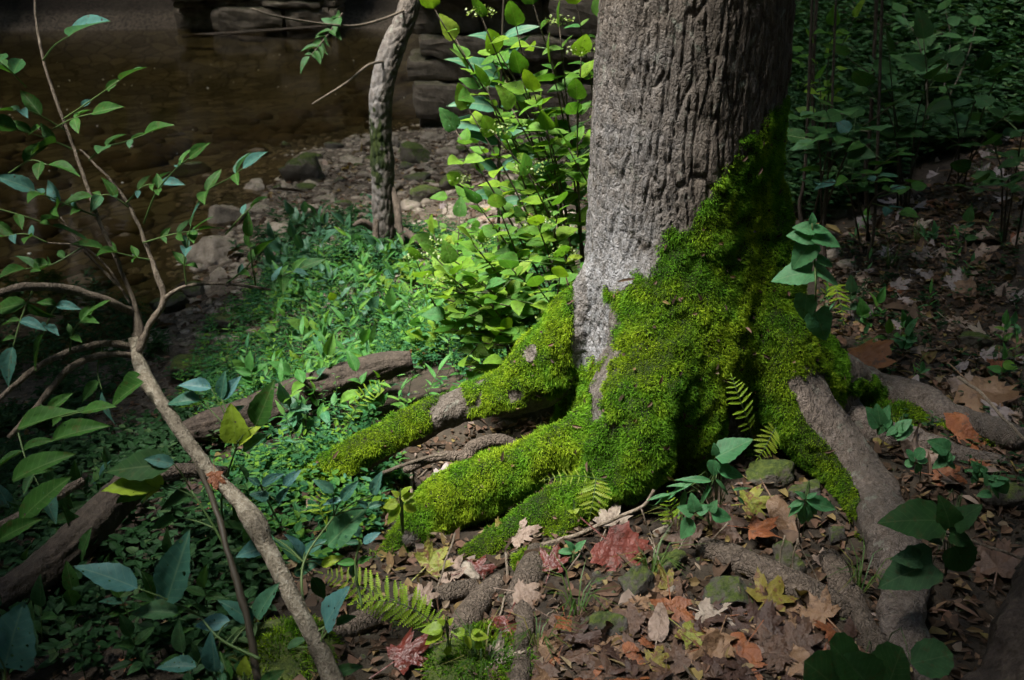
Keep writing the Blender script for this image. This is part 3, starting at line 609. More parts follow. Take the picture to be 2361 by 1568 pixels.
def maple_mesh(mat, var, kind='maple'):
    key = (kind, mat.name, var)
    if key in _lib: return _lib[key]
    r = np.random.default_rng(500 + var * 13)
    if kind == 'maple': half = [(0, 1.0), (6, .80), (10, .86), (15, .66), (22, .58), (27, .44), (34, .60), (38, .76), (43, .72), (47, .92), (52, .76), (60, .66), (70, .44), (82, .40), (92, .56), (99, .52), (105, .64), (112, .46), (128, .36), (150, .28), (172, .16)]
    elif kind == 'sycamore': half = [(0, 1.0), (6, .86), (13, .84), (17, .74), (24, .76), (29, .64), (37, .74), (41, .84), (46, .88), (50, .82), (56, .84), (62, .70), (70, .68), (78, .60), (88, .66), (96, .70), (103, .60), (115, .52), (135, .42), (165, .22)]
    else: half = [(0, 1.0), (9, .84), (18, .66), (30, .52), (45, .44), (62, .38), (82, .34), (105, .33), (130, .34), (155, .36), (175, .34)]
    o = [(a, q * r.uniform(.9, 1.08)) for a, q in half]; o2 = [(-a, q * r.uniform(.9, 1.08)) for a, q in half[1:]][::-1]; out = o2 + o
    rings = (.0, .3, .62, .85, 1.0); n = len(out); cu = r.normal(0, .20, 2); am = r.uniform(.05, .24); ph = r.uniform(0, 6); roll = r.uniform(-.2, .9)
    if var == 99: cu, am, ph, roll = (.12, -.18), .05, 1.0, .28
    V = [(0, 0, 0)]; UV = [(.5, .5)]
    for q in rings[1:]:
        for a, R0 in out:
            t = math.radians(a); rr = R0 * (q if q > .5 else q / max(R0, .45) * .45 if R0 > .45 else q); X_, Y_ = rr * math.sin(t) * .62, rr * math.cos(t) * .62
            Z_ = cu[0] * X_ * X_ + cu[1] * Y_ * Y_ + am * rr * rr * math.sin(3 * t + ph) + roll * max(0, rr - .4) ** 2 * math.cos(t - ph) + .02 * math.cos(t * 8) * rr
            V.append((X_, Y_, Z_)); UV.append((.5 + X_ * .7, .5 + Y_ * .7))
    Fc = [(0, 1 + k, 1 + (k + 1) % n) for k in range(n)]
    for q in range(len(rings) - 2):
        for k in range(n):
            a, b = 1 + q * n + k, 1 + q * n + (k + 1) % n; Fc.append((a, a + n, b + n, b))
    s = len(V); V += [(-.012, -.05, 0), (.012, -.05, 0), (.02, -.55, -.02), (-.004, -.55, -.02)]; UV += [(.5, .4)] * 4; Fc.append((s, s + 1, s + 2, s + 3))
    me = mesh('leaf_' + kind, np.array(V), [f[::-1] for f in Fc], mat, uv=np.array(UV)); _lib[key] = me; return me
# leaf materials
G_SHRUB = leaf_mat('shrub_leaf', [(0, (.022, .075, .012)), (.5, (.04, .12, .02)), (.68, (.035, .10, .035)), (.8, (.045, .13, .10)), (1, (.06, .16, .145))], .32, .6, .12, veins=.5, spots=.45, holes=.2)  # teal stops put the sky's sheen into the leaf colour
G_TEAL = leaf_mat('sky_sheen_leaf', [(0, (.03, .10, .05)), (.4, (.045, .14, .11)), (.75, (.07, .18, .18)), (1, (.05, .15, .06))], .22, .5, .22, veins=.5, holes=.30)  # blue-green base colour stands in for sky sheen on the leaves
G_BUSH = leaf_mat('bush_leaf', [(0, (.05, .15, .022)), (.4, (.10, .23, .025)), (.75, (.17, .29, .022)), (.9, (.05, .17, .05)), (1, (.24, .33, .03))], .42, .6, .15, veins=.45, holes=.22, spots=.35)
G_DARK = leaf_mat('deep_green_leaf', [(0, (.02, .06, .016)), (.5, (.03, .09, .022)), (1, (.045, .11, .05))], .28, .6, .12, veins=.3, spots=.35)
G_HERB = leaf_mat('herb_leaf', [(0, (.045, .16, .03)), (.5, (.07, .23, .05)), (.8, (.13, .28, .03)), (1, (.06, .21, .10))], .35, .55, .2, veins=.4)
G_LIME = leaf_mat('lime_leaf', [(0, (.22, .35, .025)), (1, (.34, .42, .04))], .42, .45, .35, veins=.5, holes=.26)
G_FERN = leaf_mat('fern_leaf', [(0, (.22, .38, .02)), (1, (.30, .44, .03))], .42, .5, .25)
M_STEM = leaf_mat('green_stem', [(0, (.05, .10, .025)), (1, (.09, .14, .04))], .1, .5, .3)
M_DSTEM = leaf_mat('dark_stem', [(0, (.035, .03, .018)), (1, (.06, .045, .03))], .05, .6, .3)
def stem_obj(parent, P, r0, r1, mat=None, name='stem', seg=6, n=None):
    P = np.asarray(P, float); S = spline(P, n or max(6, 5 * len(P))); V, Q = tube(S, np.linspace(r0, r1, len(S)), seg)
    return link(name, mesh(name, V, Q, mat or M_STEM), parent), S
def twig_leaves(parent, S, n, L, shape, mat, t0=.25, tip=True, rise=.15, up=(0, 0, 1), wid=1.0, opp=True, jit=.35, scale=1.0):
    """leaves along a path S, in opposite pairs"""
    T = np.gradient(S, axis=0); m = len(S); L = L * scale
    for k in range(n):
        f = t0 + (1 - t0) * (k + .5) / n; j = min(int(f * (m - 1)), m - 1); t = T[j] / (np.linalg.norm(T[j]) + 1e-9)
        side = np.cross(t, np.array(up, float) + .01); side /= np.linalg.norm(side) + 1e-9
        for s in ((-1, 1) if opp else ((-1) ** k,)):
            if random.random() < .1: continue
            d = side * s + t * random.uniform(.2, .8) + np.array([0, 0, rise]) + RNG.normal(0, .22, 3)
            nn = np.array(up, float) + RNG.normal(0, jit, 3); l = L * random.uniform(.5, 1.2) * (1 - .25 * f)
            put_leaf(parent, S[j], d, nn, l, shape, mat, wid)
    if tip:
        t = T[-1] / (np.linalg.norm(T[-1]) + 1e-9)
        put_leaf(parent, S[-1], t + [0, 0, .05], np.array(up, float) + RNG.normal(0, jit, 3), L, shape, mat, wid)
CAMV = np.array([0, 0, CAM_H])
def px_leaf(parent, b, tp, d, mat, shape='ovate', wid=1.0, tilt=.6, dd=0.0):
    """a leaf from its base to its tip as surveyed; tilt turns its face from the sky (0) to the viewer (1)"""
    p, q = at(*b, d), at(*tp, d + dd); v = q - p; L = np.linalg.norm(v)
    toc = CAMV - p; toc /= np.linalg.norm(toc); n = toc * tilt + np.array([0, 0, 1 - tilt]) + RNG.normal(0, .12, 3)
    return put_leaf(parent, p, v, n, L, shape, mat, wid)
# ------------------------------------------------------------------ the shrub leaning over the water in the left foreground
shb = gp(770, 1585)
shrub = thing('woody_shrub', shb, 'leaning woody shrub with pale forked stem in front of the stream', 'shrub')
def A(*pts): return np.array([at(*p) for p in pts])
def pxtube(parent, pts, mat, name, seg=10):       # (X, Y, d, radius px)
    S = spline(np.array([[*at(X, Y, d), px2m(r, X, Y, d)] for X, Y, d, r in pts]), 8 * len(pts))
    S[:, 3] *= 1 + .12 * fbm(S[:, :3] * 18, 2, 7); V, Q = tube(S[:, :3], S[:, 3], seg)
    V = V + .0035 * np.stack([fbm(V * 40, 2, 220 + k) for k in range(3)], 1) * min(1, S[:, 3].max() / .012)
    return link(name, mesh(name, V, Q, mat), parent), S[:, :3]
pxtube(shrub, [(800, 1660, 1.50, 26), (752, 1530, 1.55, 22), (712, 1450, 1.58, 20), (650, 1330, 1.64, 19), (612, 1255, 1.68, 20), (588, 1205, 1.70, 25), (545, 1150, 1.74, 18), (480, 1082, 1.79, 17), (430, 1015, 1.84, 16), (370, 925, 1.91, 17), (340, 880, 1.95, 18), (318, 830, 1.99, 16), (312, 780, 2.02, 14)], M_SHRUBSTEM, 'stem', 14)
BR = [
 [(318, 800, 2.01, 12), (316, 740, 2.04, 10), (308, 700, 2.06, 6)],
 [(318, 810, 2.00, 12), (345, 750, 2.03, 8), (376, 690, 2.05, 8), (350, 600, 2.09, 5), (300, 480, 2.14, 4), (245, 405, 2.17, 3), (185, 345, 2.20, 2.5)],
 [(333, 780, 2.02, 6), (310, 700, 2.03, 5), (270, 600, 2.06, 5), (225, 500, 2.1, 4.5), (172, 345, 2.16, 4), (112, 180, 2.22, 3.5), (85, 60, 2.27, 3), (80, -40, 2.3, 3)],
 [(376, 690, 2.05, 7), (430, 660, 2.06, 4), (520, 655, 2.08, 3.5), (625, 668, 2.1, 3)],
 [(306, 720, 2.05, 10), (250, 695, 2.0, 10), (160, 668, 1.96, 11), (60, 660, 1.9, 10), (-60, 690, 1.86, 9)],
 [(308, 800, 2.01, 8), (240, 792, 1.98, 8), (150, 815, 1.94, 8), (80, 850, 1.9, 7), (-20, 935, 1.84, 6)],
 [(306, 818, 2.0, 8), (230, 820, 1.96, 8), (160, 850, 1.92, 8), (90, 930, 1.86, 7), (20, 1010, 1.8, 6)],
 [(300, 700, 2.05, 3), (250, 620, 2.08, 2.5), (190, 570, 2.1, 2.5), (110, 560, 2.1, 2)],
 [(285, 672, 2.05, 3), (215, 600, 2.1, 3), (170, 545, 2.12, 2.5), (140, 500, 2.14, 2)],
 [(460, 1080, 1.79, 7), (500, 1180, 1.66, 7), (530, 1290, 1.58, 8), (570, 1430, 1.5, 9), (600, 1600, 1.42, 10)]]
BP = [pxtube(shrub, b, M_TWIG if k != 9 else M_DSTEM, 'branch', 7)[1] for k, b in enumerate(BR)]
TW = [  # twigs with their leaves: path, leaf pairs, leaf length in print px
 ([(99, 139, 2.22), (125, 105, 2.2), (159, 83, 2.18)], 0, 118), ([(146, 275, 2.17), (205, 235, 2.15), (276, 185, 2.13)], 2, 72), ([(122, 298, 2.17), (165, 275, 2.15), (212, 262, 2.13)], 1, 80),
 ([(205, 369, 2.15), (240, 340, 2.13), (285, 328, 2.12), (331, 311, 2.1)], 2, 80), ([(331, 516, 2.1), (361, 443, 2.07), (405, 390, 2.05), (437, 364, 2.03)], 2, 66), ([(437, 513, 2.08), (470, 447, 2.06), (530, 410, 2.03), (560, 388, 2.02)], 2, 68),
 ([(520, 540, 2.08), (556, 500, 2.07), (580, 478, 2.06)], 1, 48), ([(180, 350, 2.18), (110, 320, 2.15), (40, 300, 2.1)], 2, 90), ([(150, 300, 2.18), (75, 258, 2.14), (30, 255, 2.1)], 2, 76), ([(225, 500, 2.1), (150, 470, 2.06), (80, 440, 2.04)], 3, 84),
 ([(290, 470, 2.14), (330, 430, 2.12), (370, 425, 2.1)], 2, 62), ([(300, 480, 2.14), (255, 450, 2.12), (215, 455, 2.1)], 2, 70), ([(330, 560, 2.1), (400, 540, 2.08), (460, 530, 2.06)], 3, 66), ([(350, 600, 2.09), (300, 590, 2.07), (240, 575, 2.05)], 2, 66),
 ([(430, 660, 2.06), (425, 610, 2.06), (432, 560, 2.05), (440, 520, 2.04)], 3, 62), ([(520, 655, 2.08), (560, 625, 2.08), (590, 590, 2.08)], 2, 58), ([(610, 665, 2.1), (645, 640, 2.1), (690, 620, 2.1)], 3, 60), ([(590, 660, 2.1), (580, 600, 2.08), (575, 545, 2.06)], 2, 56),
 ([(190, 570, 2.1), (120, 610, 2.06), (60, 620, 2.0)], 3, 76), ([(110, 560, 2.1), (60, 540, 2.08), (10, 545, 2.06)], 2, 70), ([(80, 660, 1.92), (50, 730, 1.88), (30, 800, 1.84)], 3, 84), ([(160, 815, 1.94), (170, 760, 1.94), (200, 730, 1.94)], 2, 66),
 ([(90, 930, 1.86), (130, 960, 1.82), (190, 950, 1.8)], 3, 84), ([(40, 990, 1.82), (60, 1060, 1.76), (90, 1120, 1.72)], 2, 90), ([(20, 400, 2.1), (70, 370, 2.08), (110, 380, 2.06)], 2, 84), ([(60, 200, 2.2), (20, 160, 2.16), (-20, 130, 2.12)], 2, 110), ([(-10, 480, 2.0), (60, 500, 2.02), (120, 520, 2.04)], 2, 84),
 ([(160, 668, 1.96), (120, 720, 1.92), (100, 770, 1.9)], 2, 80), ([(240, 792, 1.98), (225, 850, 1.95), (235, 900, 1.92)], 2, 84)]
for path, n, lp in TW:
    P = A(*path); o, S = stem_obj(shrub, P, .0022, .0012, M_STEM, 'twig', 5); X, Y, d = path[-1]
    twig_leaves(o, S, n, px2m(lp, X, Y, d), 'ovate', G_SHRUB, .2, True, .2, (-.1, -.35, .9), .95, scale=1.08)
for b, t, d in (((324, 863), (252, 916), 1.9), ((331, 880), (245, 929), 1.86), ((122, 1015), (238, 969), 1.72), ((40, 989), (165, 943), 1.74), ((47, 1200), (142, 1095), 1.56), ((0, 1244), (81, 1193), 1.5), ((30, 1108), (145, 1037), 1.62)):
    px_leaf(shrub, b, t, d, G_SHRUB, 'ovate', .95, .45)
# ------------------------------------------------------------------ leafy saplings in front of it
def sapling(name, root, top, d0, d1, label, leaves, mat, group=None, smat=None, r=.0035, shape='ovate', cat='plant'):
    g = gp(*root) if d0 is None else at(*root, d0)
    t = thing(name, g, label, cat, group); e = at(*top, d1); o, S = stem_obj(t, [g, (g + e) / 2 + RNG.normal(0, .012, 3), e], r, r * .5, smat or M_STEM, 'stem', 6)
    for lf in leaves:
        b, tp = lf[0], lf[1]; d = d1 + (lf[2] if len(lf) > 2 else 0.0); m = lf[3] if len(lf) > 3 and lf[3] else mat; sh = lf[4] if len(lf) > 4 else shape
        p = at(*b, d); j = int(np.argmin(((S - p) ** 2).sum(1) + .15 * np.abs(S[:, 2] - p[2] + .03)))
        if np.linalg.norm(S[j] - p) > .012: stem_obj(t, [S[j], (S[j] + p) / 2 + [0, 0, .006], p], .0018, .0012, M_STEM, 'petiole', 5)
        px_leaf(t, b, tp, d, m, sh, 1.0, .55)
    return t
sapling('leafy_sapling', (600, 1520), (460, 1420), 1.42, 1.52, 'sapling with big blue-green pointed leaves low in the dark corner', [((318, 1357), (172, 1293)), ((385, 1386), (430, 1239)), ((412, 1415), (297, 1396), 0, G_DARK), ((497, 1548), (487, 1463), -.06), ((453, 1538), (358, 1525), -.05), ((531, 1433), (443, 1440)), ((581, 1436), (514, 1376)), ((592, 1426), (629, 1352))], G_TEAL)
sapling('leafy_sapling', (560, 1400), (440, 1130), 1.56, 1.68, 'sapling with ragged lime-green leaves over the pale shrub stem', [((375, 1122), (228, 1107), 0, G_LIME), ((375, 1122), (318, 1075), 0, G_LIME), ((375, 1122), (300, 1150), 0, G_LIME, 'lance'), ((402, 1071), (233, 1078), 0, G_DARK), ((402, 1071), (331, 1051), 0, G_SHRUB), ((363, 1118), (256, 1148), 0, G_DARK), ((443, 1138), (362, 1165), 0, G_DARK), ((405, 1195), (340, 1215), 0, G_DARK)], G_DARK)
sapling('leafy_sapling', (520, 1230), (548, 1020), None, 1.84, 'sapling with a pale leaf full of holes near the fallen log', [((546, 1022), (530, 937), 0, G_LIME, 'broad'), ((550, 1029), (598, 978), 0, G_LIME), ((589, 982), (634, 883), 0, G_SHRUB), ((560, 1040), (620, 1000), 0, G_SHRUB), ((487, 896), (410, 876), .05, G_TEAL), ((510, 919), (517, 858), .05, G_TEAL), ((512, 919), (552, 870), .05, G_TEAL), ((463, 923), (377, 919), .05, G_TEAL), ((520, 960), (560, 935), .05)], G_TEAL)
sapling('leafy_sapling', (700, 1420), (770, 1190), 1.62, 1.80, 'sapling with long toothed blue-green leaf beside the bright mossy root', [((769, 1136), (725, 1102)), ((789, 1153), (822, 1110)), ((788, 1154), (742, 1159)), ((860, 1141), (881, 1090)), ((756, 1257), (847, 1166)), ((850, 1170), (886, 1158)), ((848, 1172), (824, 1150)), ((703, 1274), (752, 1244)), ((698, 1295), (644, 1237)), ((700, 1290), (668, 1225)), ((678, 1325), (742, 1295)), ((742, 1305), (789, 1281), 0, G_LIME), ((634, 1240), (578, 1254)), ((634, 1257), (534, 1278)), ((720, 1330), (752, 1385), 0, G_DARK)], G_TEAL)
sapling('leafy_sapling', (835, 1400), (832, 1245), 1.78, 1.86, 'small three-leaved teal seedling before the dark root hollow', [((828, 1237), (811, 1200)), ((837, 1252), (874, 1226)), ((830, 1252), (795, 1250)), ((820, 1298), (776, 1295), 0, G_HERB), ((825, 1298), (858, 1284), 0, G_HERB), ((812, 1330), (816, 1298))], G_TEAL)
sapling('leafy_sapling', (745, 1500), (748, 1445), 1.55, 1.58, 'single drooping dark teal leaf beside the shrub stem foot', [((749, 1443), (795, 1357), 0, None, 'broad'), ((775, 1440), (818, 1418), 0, G_DARK), ((662, 1495), (707, 1470), 0, G_DARK), ((770, 1555), (832, 1535), 0, G_DARK)], G_TEAL)
sapling('leafy_sapling', (25, 1610), (12, 1545), 1.30, 1.32, 'large blue-green leaf at the dark edge of the bank', [((10, 1541), (42, 1404), 0, None, 'broad'), ((-10, 1500), (-30, 1400))], G_TEAL)
sapling('leafy_sapling', (560, 1590), (562, 1550), 1.4, 1.42, 'small pale green seedling by the shrub foot', [((561, 1558), (566, 1520), 0, G_LIME, 'broad'), ((600, 1580), (650, 1545), 0, G_DARK)], G_LIME)
sapling('leafy_sapling', (640, 1200), (600, 1120), None, 1.92, 'teal seedling standing in the herbs behind the pale stem', [((619, 1150), (575, 1135), 0, None, 'broad'), ((600, 1118), (570, 1100)), ((605, 1120), (650, 1090)), ((655, 1120), (690, 1085)), ((640, 1160), (662, 1125))], G_TEAL)
for k in range(44):       # dim undergrowth under the shrub
    X, Y = random.uniform(-20, 620), random.uniform(1120, 1600); g = gp(X, Y); t = thing('undergrowth_plant', g, 'dim broad-leaved plant on the shaded ground under the leaning shrub', 'plant', 'plants under the leaning shrub')
    h = random.uniform(.06, .16); o, S = stem_obj(t, [g, g + [random.uniform(-.03, .03), random.uniform(-.03, .02), h]], .002, .001, M_STEM, 'stem', 5, 6)
    twig_leaves(t, S, 2, random.uniform(.06, .10), 'ovate', random.choice((G_DARK, G_DARK, G_SHRUB)), .3, True, .1, (0, -.2, 1))
# ------------------------------------------------------------------ stone
def m_rock(name, c0, c1, moss):
    a = NT(name); P = a.geo(); co = a.obj(); pos = P.outputs['Position']
    n1 = a.noise(pos, 9, 5, .62); n2 = a.noise(pos, 60, 4, .7); nzv = a.n('SeparateXYZ', {0: P.outputs['Normal']}).outputs[2]
    r = a.n('ObjectInfo').outputs['Random']
    col = a.mix(a.rmap(n1, .32, .68), c0, c1); col = a.mix(a.rmap(n2, .45, .7, 0, .6), col, a.mix(.55, col, (.02, .017, .013)))
    col = a.mix(a.math('MULTIPLY', r, .35), col, a.mix(.5, col, (.10, .08, .06)))
    if moss:
        f = a.rmap(a.math('ADD', a.math('MULTIPLY', nzv, .35), a.noise(pos, 48, 5, .75)), .90 - moss, 1.08 - moss)
        col = a.mix(f, col, a.mix(a.rmap(n2, .4, .6), (.022, .036, .006), (.06, .08, .012)))
    return a.done(a.bsdf(col, .85, .3, a.bump(a.math('ADD', n1, a.math('MULTIPLY', n2, .5)), .8, .02)))
M_ROCK = m_rock('limestone', (.13, .104, .08), (.33, .28, .225), .08); M_MROCK = m_rock('mossy_stone', (.05, .042, .033), (.13, .115, .095), .34)
M_DROCK = m_rock('dark_stone', (.03, .027, .023), (.085, .075, .065), .22); M_ABUT = m_rock('ledge_stone', (.07, .056, .042), (.19, .155, .12), .10)
_ico = {}
def ico(n):
    if n not in _ico:
        import bmesh
        bm = bmesh.new(); bmesh.ops.create_icosphere(bm, subdivisions=n, radius=1.0)
        _ico[n] = (np.array([v.co[:] for v in bm.verts]), np.array([[v.index for v in f.verts] for f in bm.faces])); bm.free()
    return _ico[n]
def rock_mesh(sx, sy, sz, seed, mat, sub=4, rough=.24):
    V, Fc = ico(sub); r = np.random.default_rng(seed); V = V.copy()
    for _ in range(9):
        n = r.normal(0, 1, 3); n[2] *= .7; n /= np.linalg.norm(n); c = r.uniform(.42, .78); e = np.maximum(V @ n - c, 0); V -= e[:, None] * n * .92
    V *= (1 + rough * fbm(V * 1.7, 3, seed) + rough * .35 * fbm(V * 6, 3, seed + 3))[:, None]
    return mesh('rock', V * [sx, sy, sz], Fc, mat)
def rock(X, Y, w, h, label, mat, group=None, seed=0, name='rock', k=.25, sub=4, deep=.8):
    g = gp(X, Y + h * .32); m = px2m(1, X, Y, g[1]); sx, sz = w * m * .60, h * m * .62; sy = sx * deep
    M = Matrix.Translation(Vector((g[0], g[1] + sy * .35, g[2] + sz * k))) @ Matrix.Rotation(random.uniform(-.35, .35), 4, 'Z') @ Matrix.Rotation(random.uniform(-.12, .12), 4, 'X')
    return tag(link(name, rock_mesh(sx, sy, sz, seed + int(X * 7 + Y), mat, sub), None, M), label, 'rock', group)
for X, Y, w, h, lb, m in ((493, 582, 128, 62, 'long flat-topped pale rock at the water edge', M_ROCK), (524, 490, 100, 66, 'pitted pale block half in the stream', M_ROCK), (706, 392, 112, 82, 'large rounded mossy rock at the stream edge', M_MROCK),
    (588, 428, 62, 30, 'grey slab lying in the shallows', M_ROCK), (712, 494, 50, 54, 'upright pale stone block on the gravel beach', M_ROCK), (644, 526, 56, 46, 'brown angular stone on the wet beach', M_ROCK), (432, 394, 88, 40, 'dark pitted rock standing in the water', M_DROCK),
    (720, 425, 50, 20, 'thin flat stone under the mossy rock', M_ROCK), (640, 434, 36, 20, 'small flat stone beside the grey slab', M_DROCK), (500, 636, 62, 34, 'brown rock under the long flat-topped one', M_ROCK), (450, 668, 64, 36, 'low dark stone half sunk in the mud', M_DROCK), (392, 700, 90, 50, 'dark wet stone by the fork of the shrub', M_DROCK),
    (952, 355, 70, 60, 'mossy boulder just behind the bent trunk', M_MROCK), (1045, 420, 90, 50, 'moss-topped rock on the beach under the bush', M_MROCK), (905, 330, 46, 36, 'grey stone on the shore behind the bent trunk', M_ROCK), (845, 330, 34, 26, 'small grey stone at the tip of the beach', M_ROCK),
    (985, 320, 60, 30, 'flat stone at the foot of the stone ledge', M_ROCK), (975, 450, 80, 40, 'half-buried stone with green moss on the beach', M_MROCK), (800, 372, 60, 24, 'low flat rock between mossy rock and bent trunk', M_ROCK), (600, 480, 70, 22, 'narrow slab with a fallen leaf on it', M_ROCK), (660, 335, 30, 22, 'small stone in the shallows beyond the mossy rock', M_DROCK),
    (430, 860, 150, 70, 'mossy ledge stone below the herb bank', M_MROCK), (515, 750, 90, 50, 'flat muddy rock on the slope above the water', M_DROCK),
    (1546, 1296, 74, 56, 'squarish mossy stone right of the red leaf', M_MROCK), (1480, 1352, 96, 96, 'dark mossy boulder under the red leaf', M_DROCK), (1690, 1372, 110, 90, 'grey wedge-shaped stone under the bare root', M_DROCK), (1770, 1085, 110, 74, 'mossy stone in the hollow between roots', M_MROCK),
    (1866, 1132, 84, 52, 'smooth grey stone against the bare root', M_DROCK), (1815, 1290, 74, 96, 'mossy block behind the dry grass stalks', M_MROCK), (1525, 1225, 44, 50, 'small grey stone under the three-lobed leaves', M_ROCK), (1545, 1370, 36, 50, 'pale upright pebble behind the rust leaf', M_ROCK), (1400, 1450, 100, 70, 'dark stone sunk in the leaf litter', M_DROCK),
    (1085, 1320, 60, 40, 'stone wedged under the diagonal twig', M_ROCK), (1530, 1410, 70, 34, 'low dark stone among the brown leaves', M_DROCK), (1930, 1240, 60, 50, 'dark stone beside the thick bare root', M_DROCK), (1835, 1198, 44, 34, 'small dark stone behind the green sprig', M_DROCK),
    (2010, 795, 60, 30, 'mossy lump on the forest floor behind the root', M_MROCK), (2250, 790, 90, 50, 'dark mossy stone among fallen leaves on the slope', M_MROCK), (2310, 820, 80, 40, 'rounded grey stone at the path edge', M_DROCK), (1925, 590, 40, 34, 'small round grey stone beside the trunk', M_ROCK), (1960, 610, 50, 26, 'grey pebble behind the toothed plant', M_ROCK), (1930, 480, 80, 50, 'moss-covered stump of rock in the shade', M_MROCK), (2330, 1150, 110, 70, 'dark stone by the seedlings on the slope', M_DROCK)):
    rock(X, Y, w, h, lb, m)
RBEACH = 0
while RBEACH < 95:
    X, Y = random.uniform(430, 1340), random.uniform(305, 600)
    g = gp(X, Y)
    if g[2] < ZW - .03 or (X < 600 and Y > 560): continue
    s = random.uniform(12, 46); rock(X, Y, s * random.uniform(1, 1.6), s * .6, 'small brown stone on the leaf-strewn gravel beach', random.choice((M_ROCK, M_DROCK, M_ROCK, M_MROCK)), 'stones on the gravel beach', RBEACH, 'stone', sub=2); RBEACH += 1
def pebbles(name, n, fn, smin_, smax, mat, label, sub=1):
    V0, F0 = ico(sub); Vs, Fs = [], []
    for k in range(n):
        p = fn()
        if p is None: continue
        s = random.uniform(smin_, smax) * random.choice((.5, .7, 1)); R_ = np.array(Matrix.Rotation(random.uniform(0, 6), 3, 'Z')) @ np.diag([s * random.uniform(.8, 1.3), s, s * random.uniform(.4, .7)])
        Vs.append((V0 * (1 + .25 * RNG.normal(0, 1, (len(V0), 1)) * .5)) @ R_.T + p); Fs.append(F0 + len(V0) * (len(Vs) - 1))
    return tag(link(name, mesh(name, np.vstack(Vs), np.vstack(Fs), mat)), label, kind='stuff')
def on(x0, x1, y0, y1, zmin=-9, zmax=9):
    def f():
        x, y = random.uniform(x0, x1), random.uniform(y0, y1); z = float(H(x, y)); return np.array([x, y, z]) if zmin < z < zmax else None
    return f
pebbles('gravel', 3800, on(-3.2, 1.4, 5.0, 11.5, ZW - .06, -.44), .012, .055, M_ROCK, 'gravel of small stones on the beach')
pebbles('pebbles', 1500, on(-1.4, 2.2, 1.3, 3.6), .005, .018, M_DROCK, 'scattered pebbles in the dark soil')
pebbles('stream_bed_stones', 900, on(-8, .5, 5, 17, -1.25, ZW - .05), .08, .26, m_rock('bed_stone', (.035, .024, .012), (.10, .072, .034), 0), 'flat brown stones on the stream bed')
M_FOAM = NT('foam'); M_FOAM = M_FOAM.done(M_FOAM.bsdf((.4, .38, .33), .6))
def foam():
    c = random.choice(((-3.6, 14), (-2.0, 15.5), (-4.8, 10), (-6.5, 12), (-2.4, 9)))
    return np.array([random.gauss(c[0], 1.3), random.gauss(c[1], 1.5), ZW + .004])
pebbles('floating_foam', 80, foam, .008, .018, M_FOAM, 'pale specks of foam floating on the stream')
# stone ledges: courses of blocks
def cube_grid(n):
    if 'cube' not in _ico:
        import bmesh
        bm = bmesh.new(); bmesh.ops.create_cube(bm, size=2.0); bmesh.ops.subdivide_edges(bm, edges=bm.edges[:], cuts=n, use_grid_fill=True); bm.verts.index_update()
        _ico['cube'] = (np.array([v.co[:] for v in bm.verts]), np.array([[v.index for v in f.verts] for f in bm.faces])); bm.free()
    return _ico['cube']
def ledge(name, x0, x1, y, z0, z1, label, courses, mat, depth=1.2, seed=0, step=.10):
    t = thing(name, ((x0 + x1) / 2, y, z0), label, 'rock ledge'); r = np.random.default_rng(seed); z = z0; row = 0
    while z < z1:
        h = courses * r.choice((.35, .5, .8, 1.3)); x = x0 + r.uniform(-.1, .2) + step * .3 * row * 0
        off = r.uniform(-.16, .12)
        while x < x1:
            w = min(r.uniform(.5, 1.5), x1 - x + .15); V, Fc = cube_grid(7); V = V * (1 - .04 * (np.abs(V) ** 4).sum(1, keepdims=True))
            V = V * [w * .52, depth * .5, h * .52]; V = V + .06 * np.stack([fbm(V * 4 + r.uniform(0, 90), 4, 400 + k, .6) for k in range(3)], 1)
            V = V + [x + w / 2, y + depth / 2 + off + r.uniform(-.22, .16), z + h / 2]
            link('stone', mesh('stone', V, Fc, mat, smooth=False), t); x += w
        z += h; row += 1
    return t
pA = at(960, 280, 10.9)
ledge('stone_ledge', pA[0] - .05, 3.2, 11.2, -.95, 2.6, 'layered limestone ledge rising behind the green bush', .30, M_ABUT, seed=4)
pB, pC = at(392, 75, 19.8), at(760, 60, 19.8)
ledge('stone_pier', pB[0], pC[0], 19.9, -1.0, 2.6, 'dark layered stone pier on the far shore', .34, M_ABUT, 1.8, 9)
ledge('far_ledge', -22, pB[0] - .4, 21.6, -.9, 2.0, 'low dark rock ledge along the far shore', .5, M_DROCK, 1.5, 14)
dl = thing('drift_log', at(560, 76, 19.3), 'thin pale drift log lying at the far shore', 'log'); stem_obj(dl, [at(420, 84, 19.4), at(600, 72, 19.4), at(760, 60, 19.3)], .035, .025, M_ROOT, 'wood', 8)
# ------------------------------------------------------------------ woods closing the view, carried all round and raised to block the sky
M_WOODS = leaf_mat('woods_leaf', [(0, (.012, .028, .008)), (1, (.035, .065, .016))], .25, src='attr')
def mass(name, P, L, mat, label, W=.6, up=1.0, kind='stuff'):
    n = len(P); V, Q, r = leaf_quads(P, rdir(n, .1), rdir(n, up), L * RNG.uniform(.6, 1.3, n), L * W, RNG.random(n)); return tag(link(name, mesh(name, V, Q, mat, {'rnd': r}, smooth=False)), label, kind=kind)
nW = 33000; th_ = RNG.uniform(-1, 1, nW) * math.pi; R_ = RNG.uniform(16, 22, nW)
wx_, wy_ = -2 + R_ * np.cos(th_) * 1.15, 5 + R_ * np.sin(th_) * 1.05
ok = ~((np.abs(wx_ + 1) < 9) & (wy_ < 21.6) & (wy_ > 0)); wx_, wy_ = wx_[ok], wy_[ok]
mass('far_woods', np.c_[wx_, wy_, H(wx_, wy_) + RNG.uniform(.2, 18.0, len(wx_)) ], 1.1, M_WOODS, 'dense dark woods beyond the stream and uphill, with an unseen ring added to block sky')
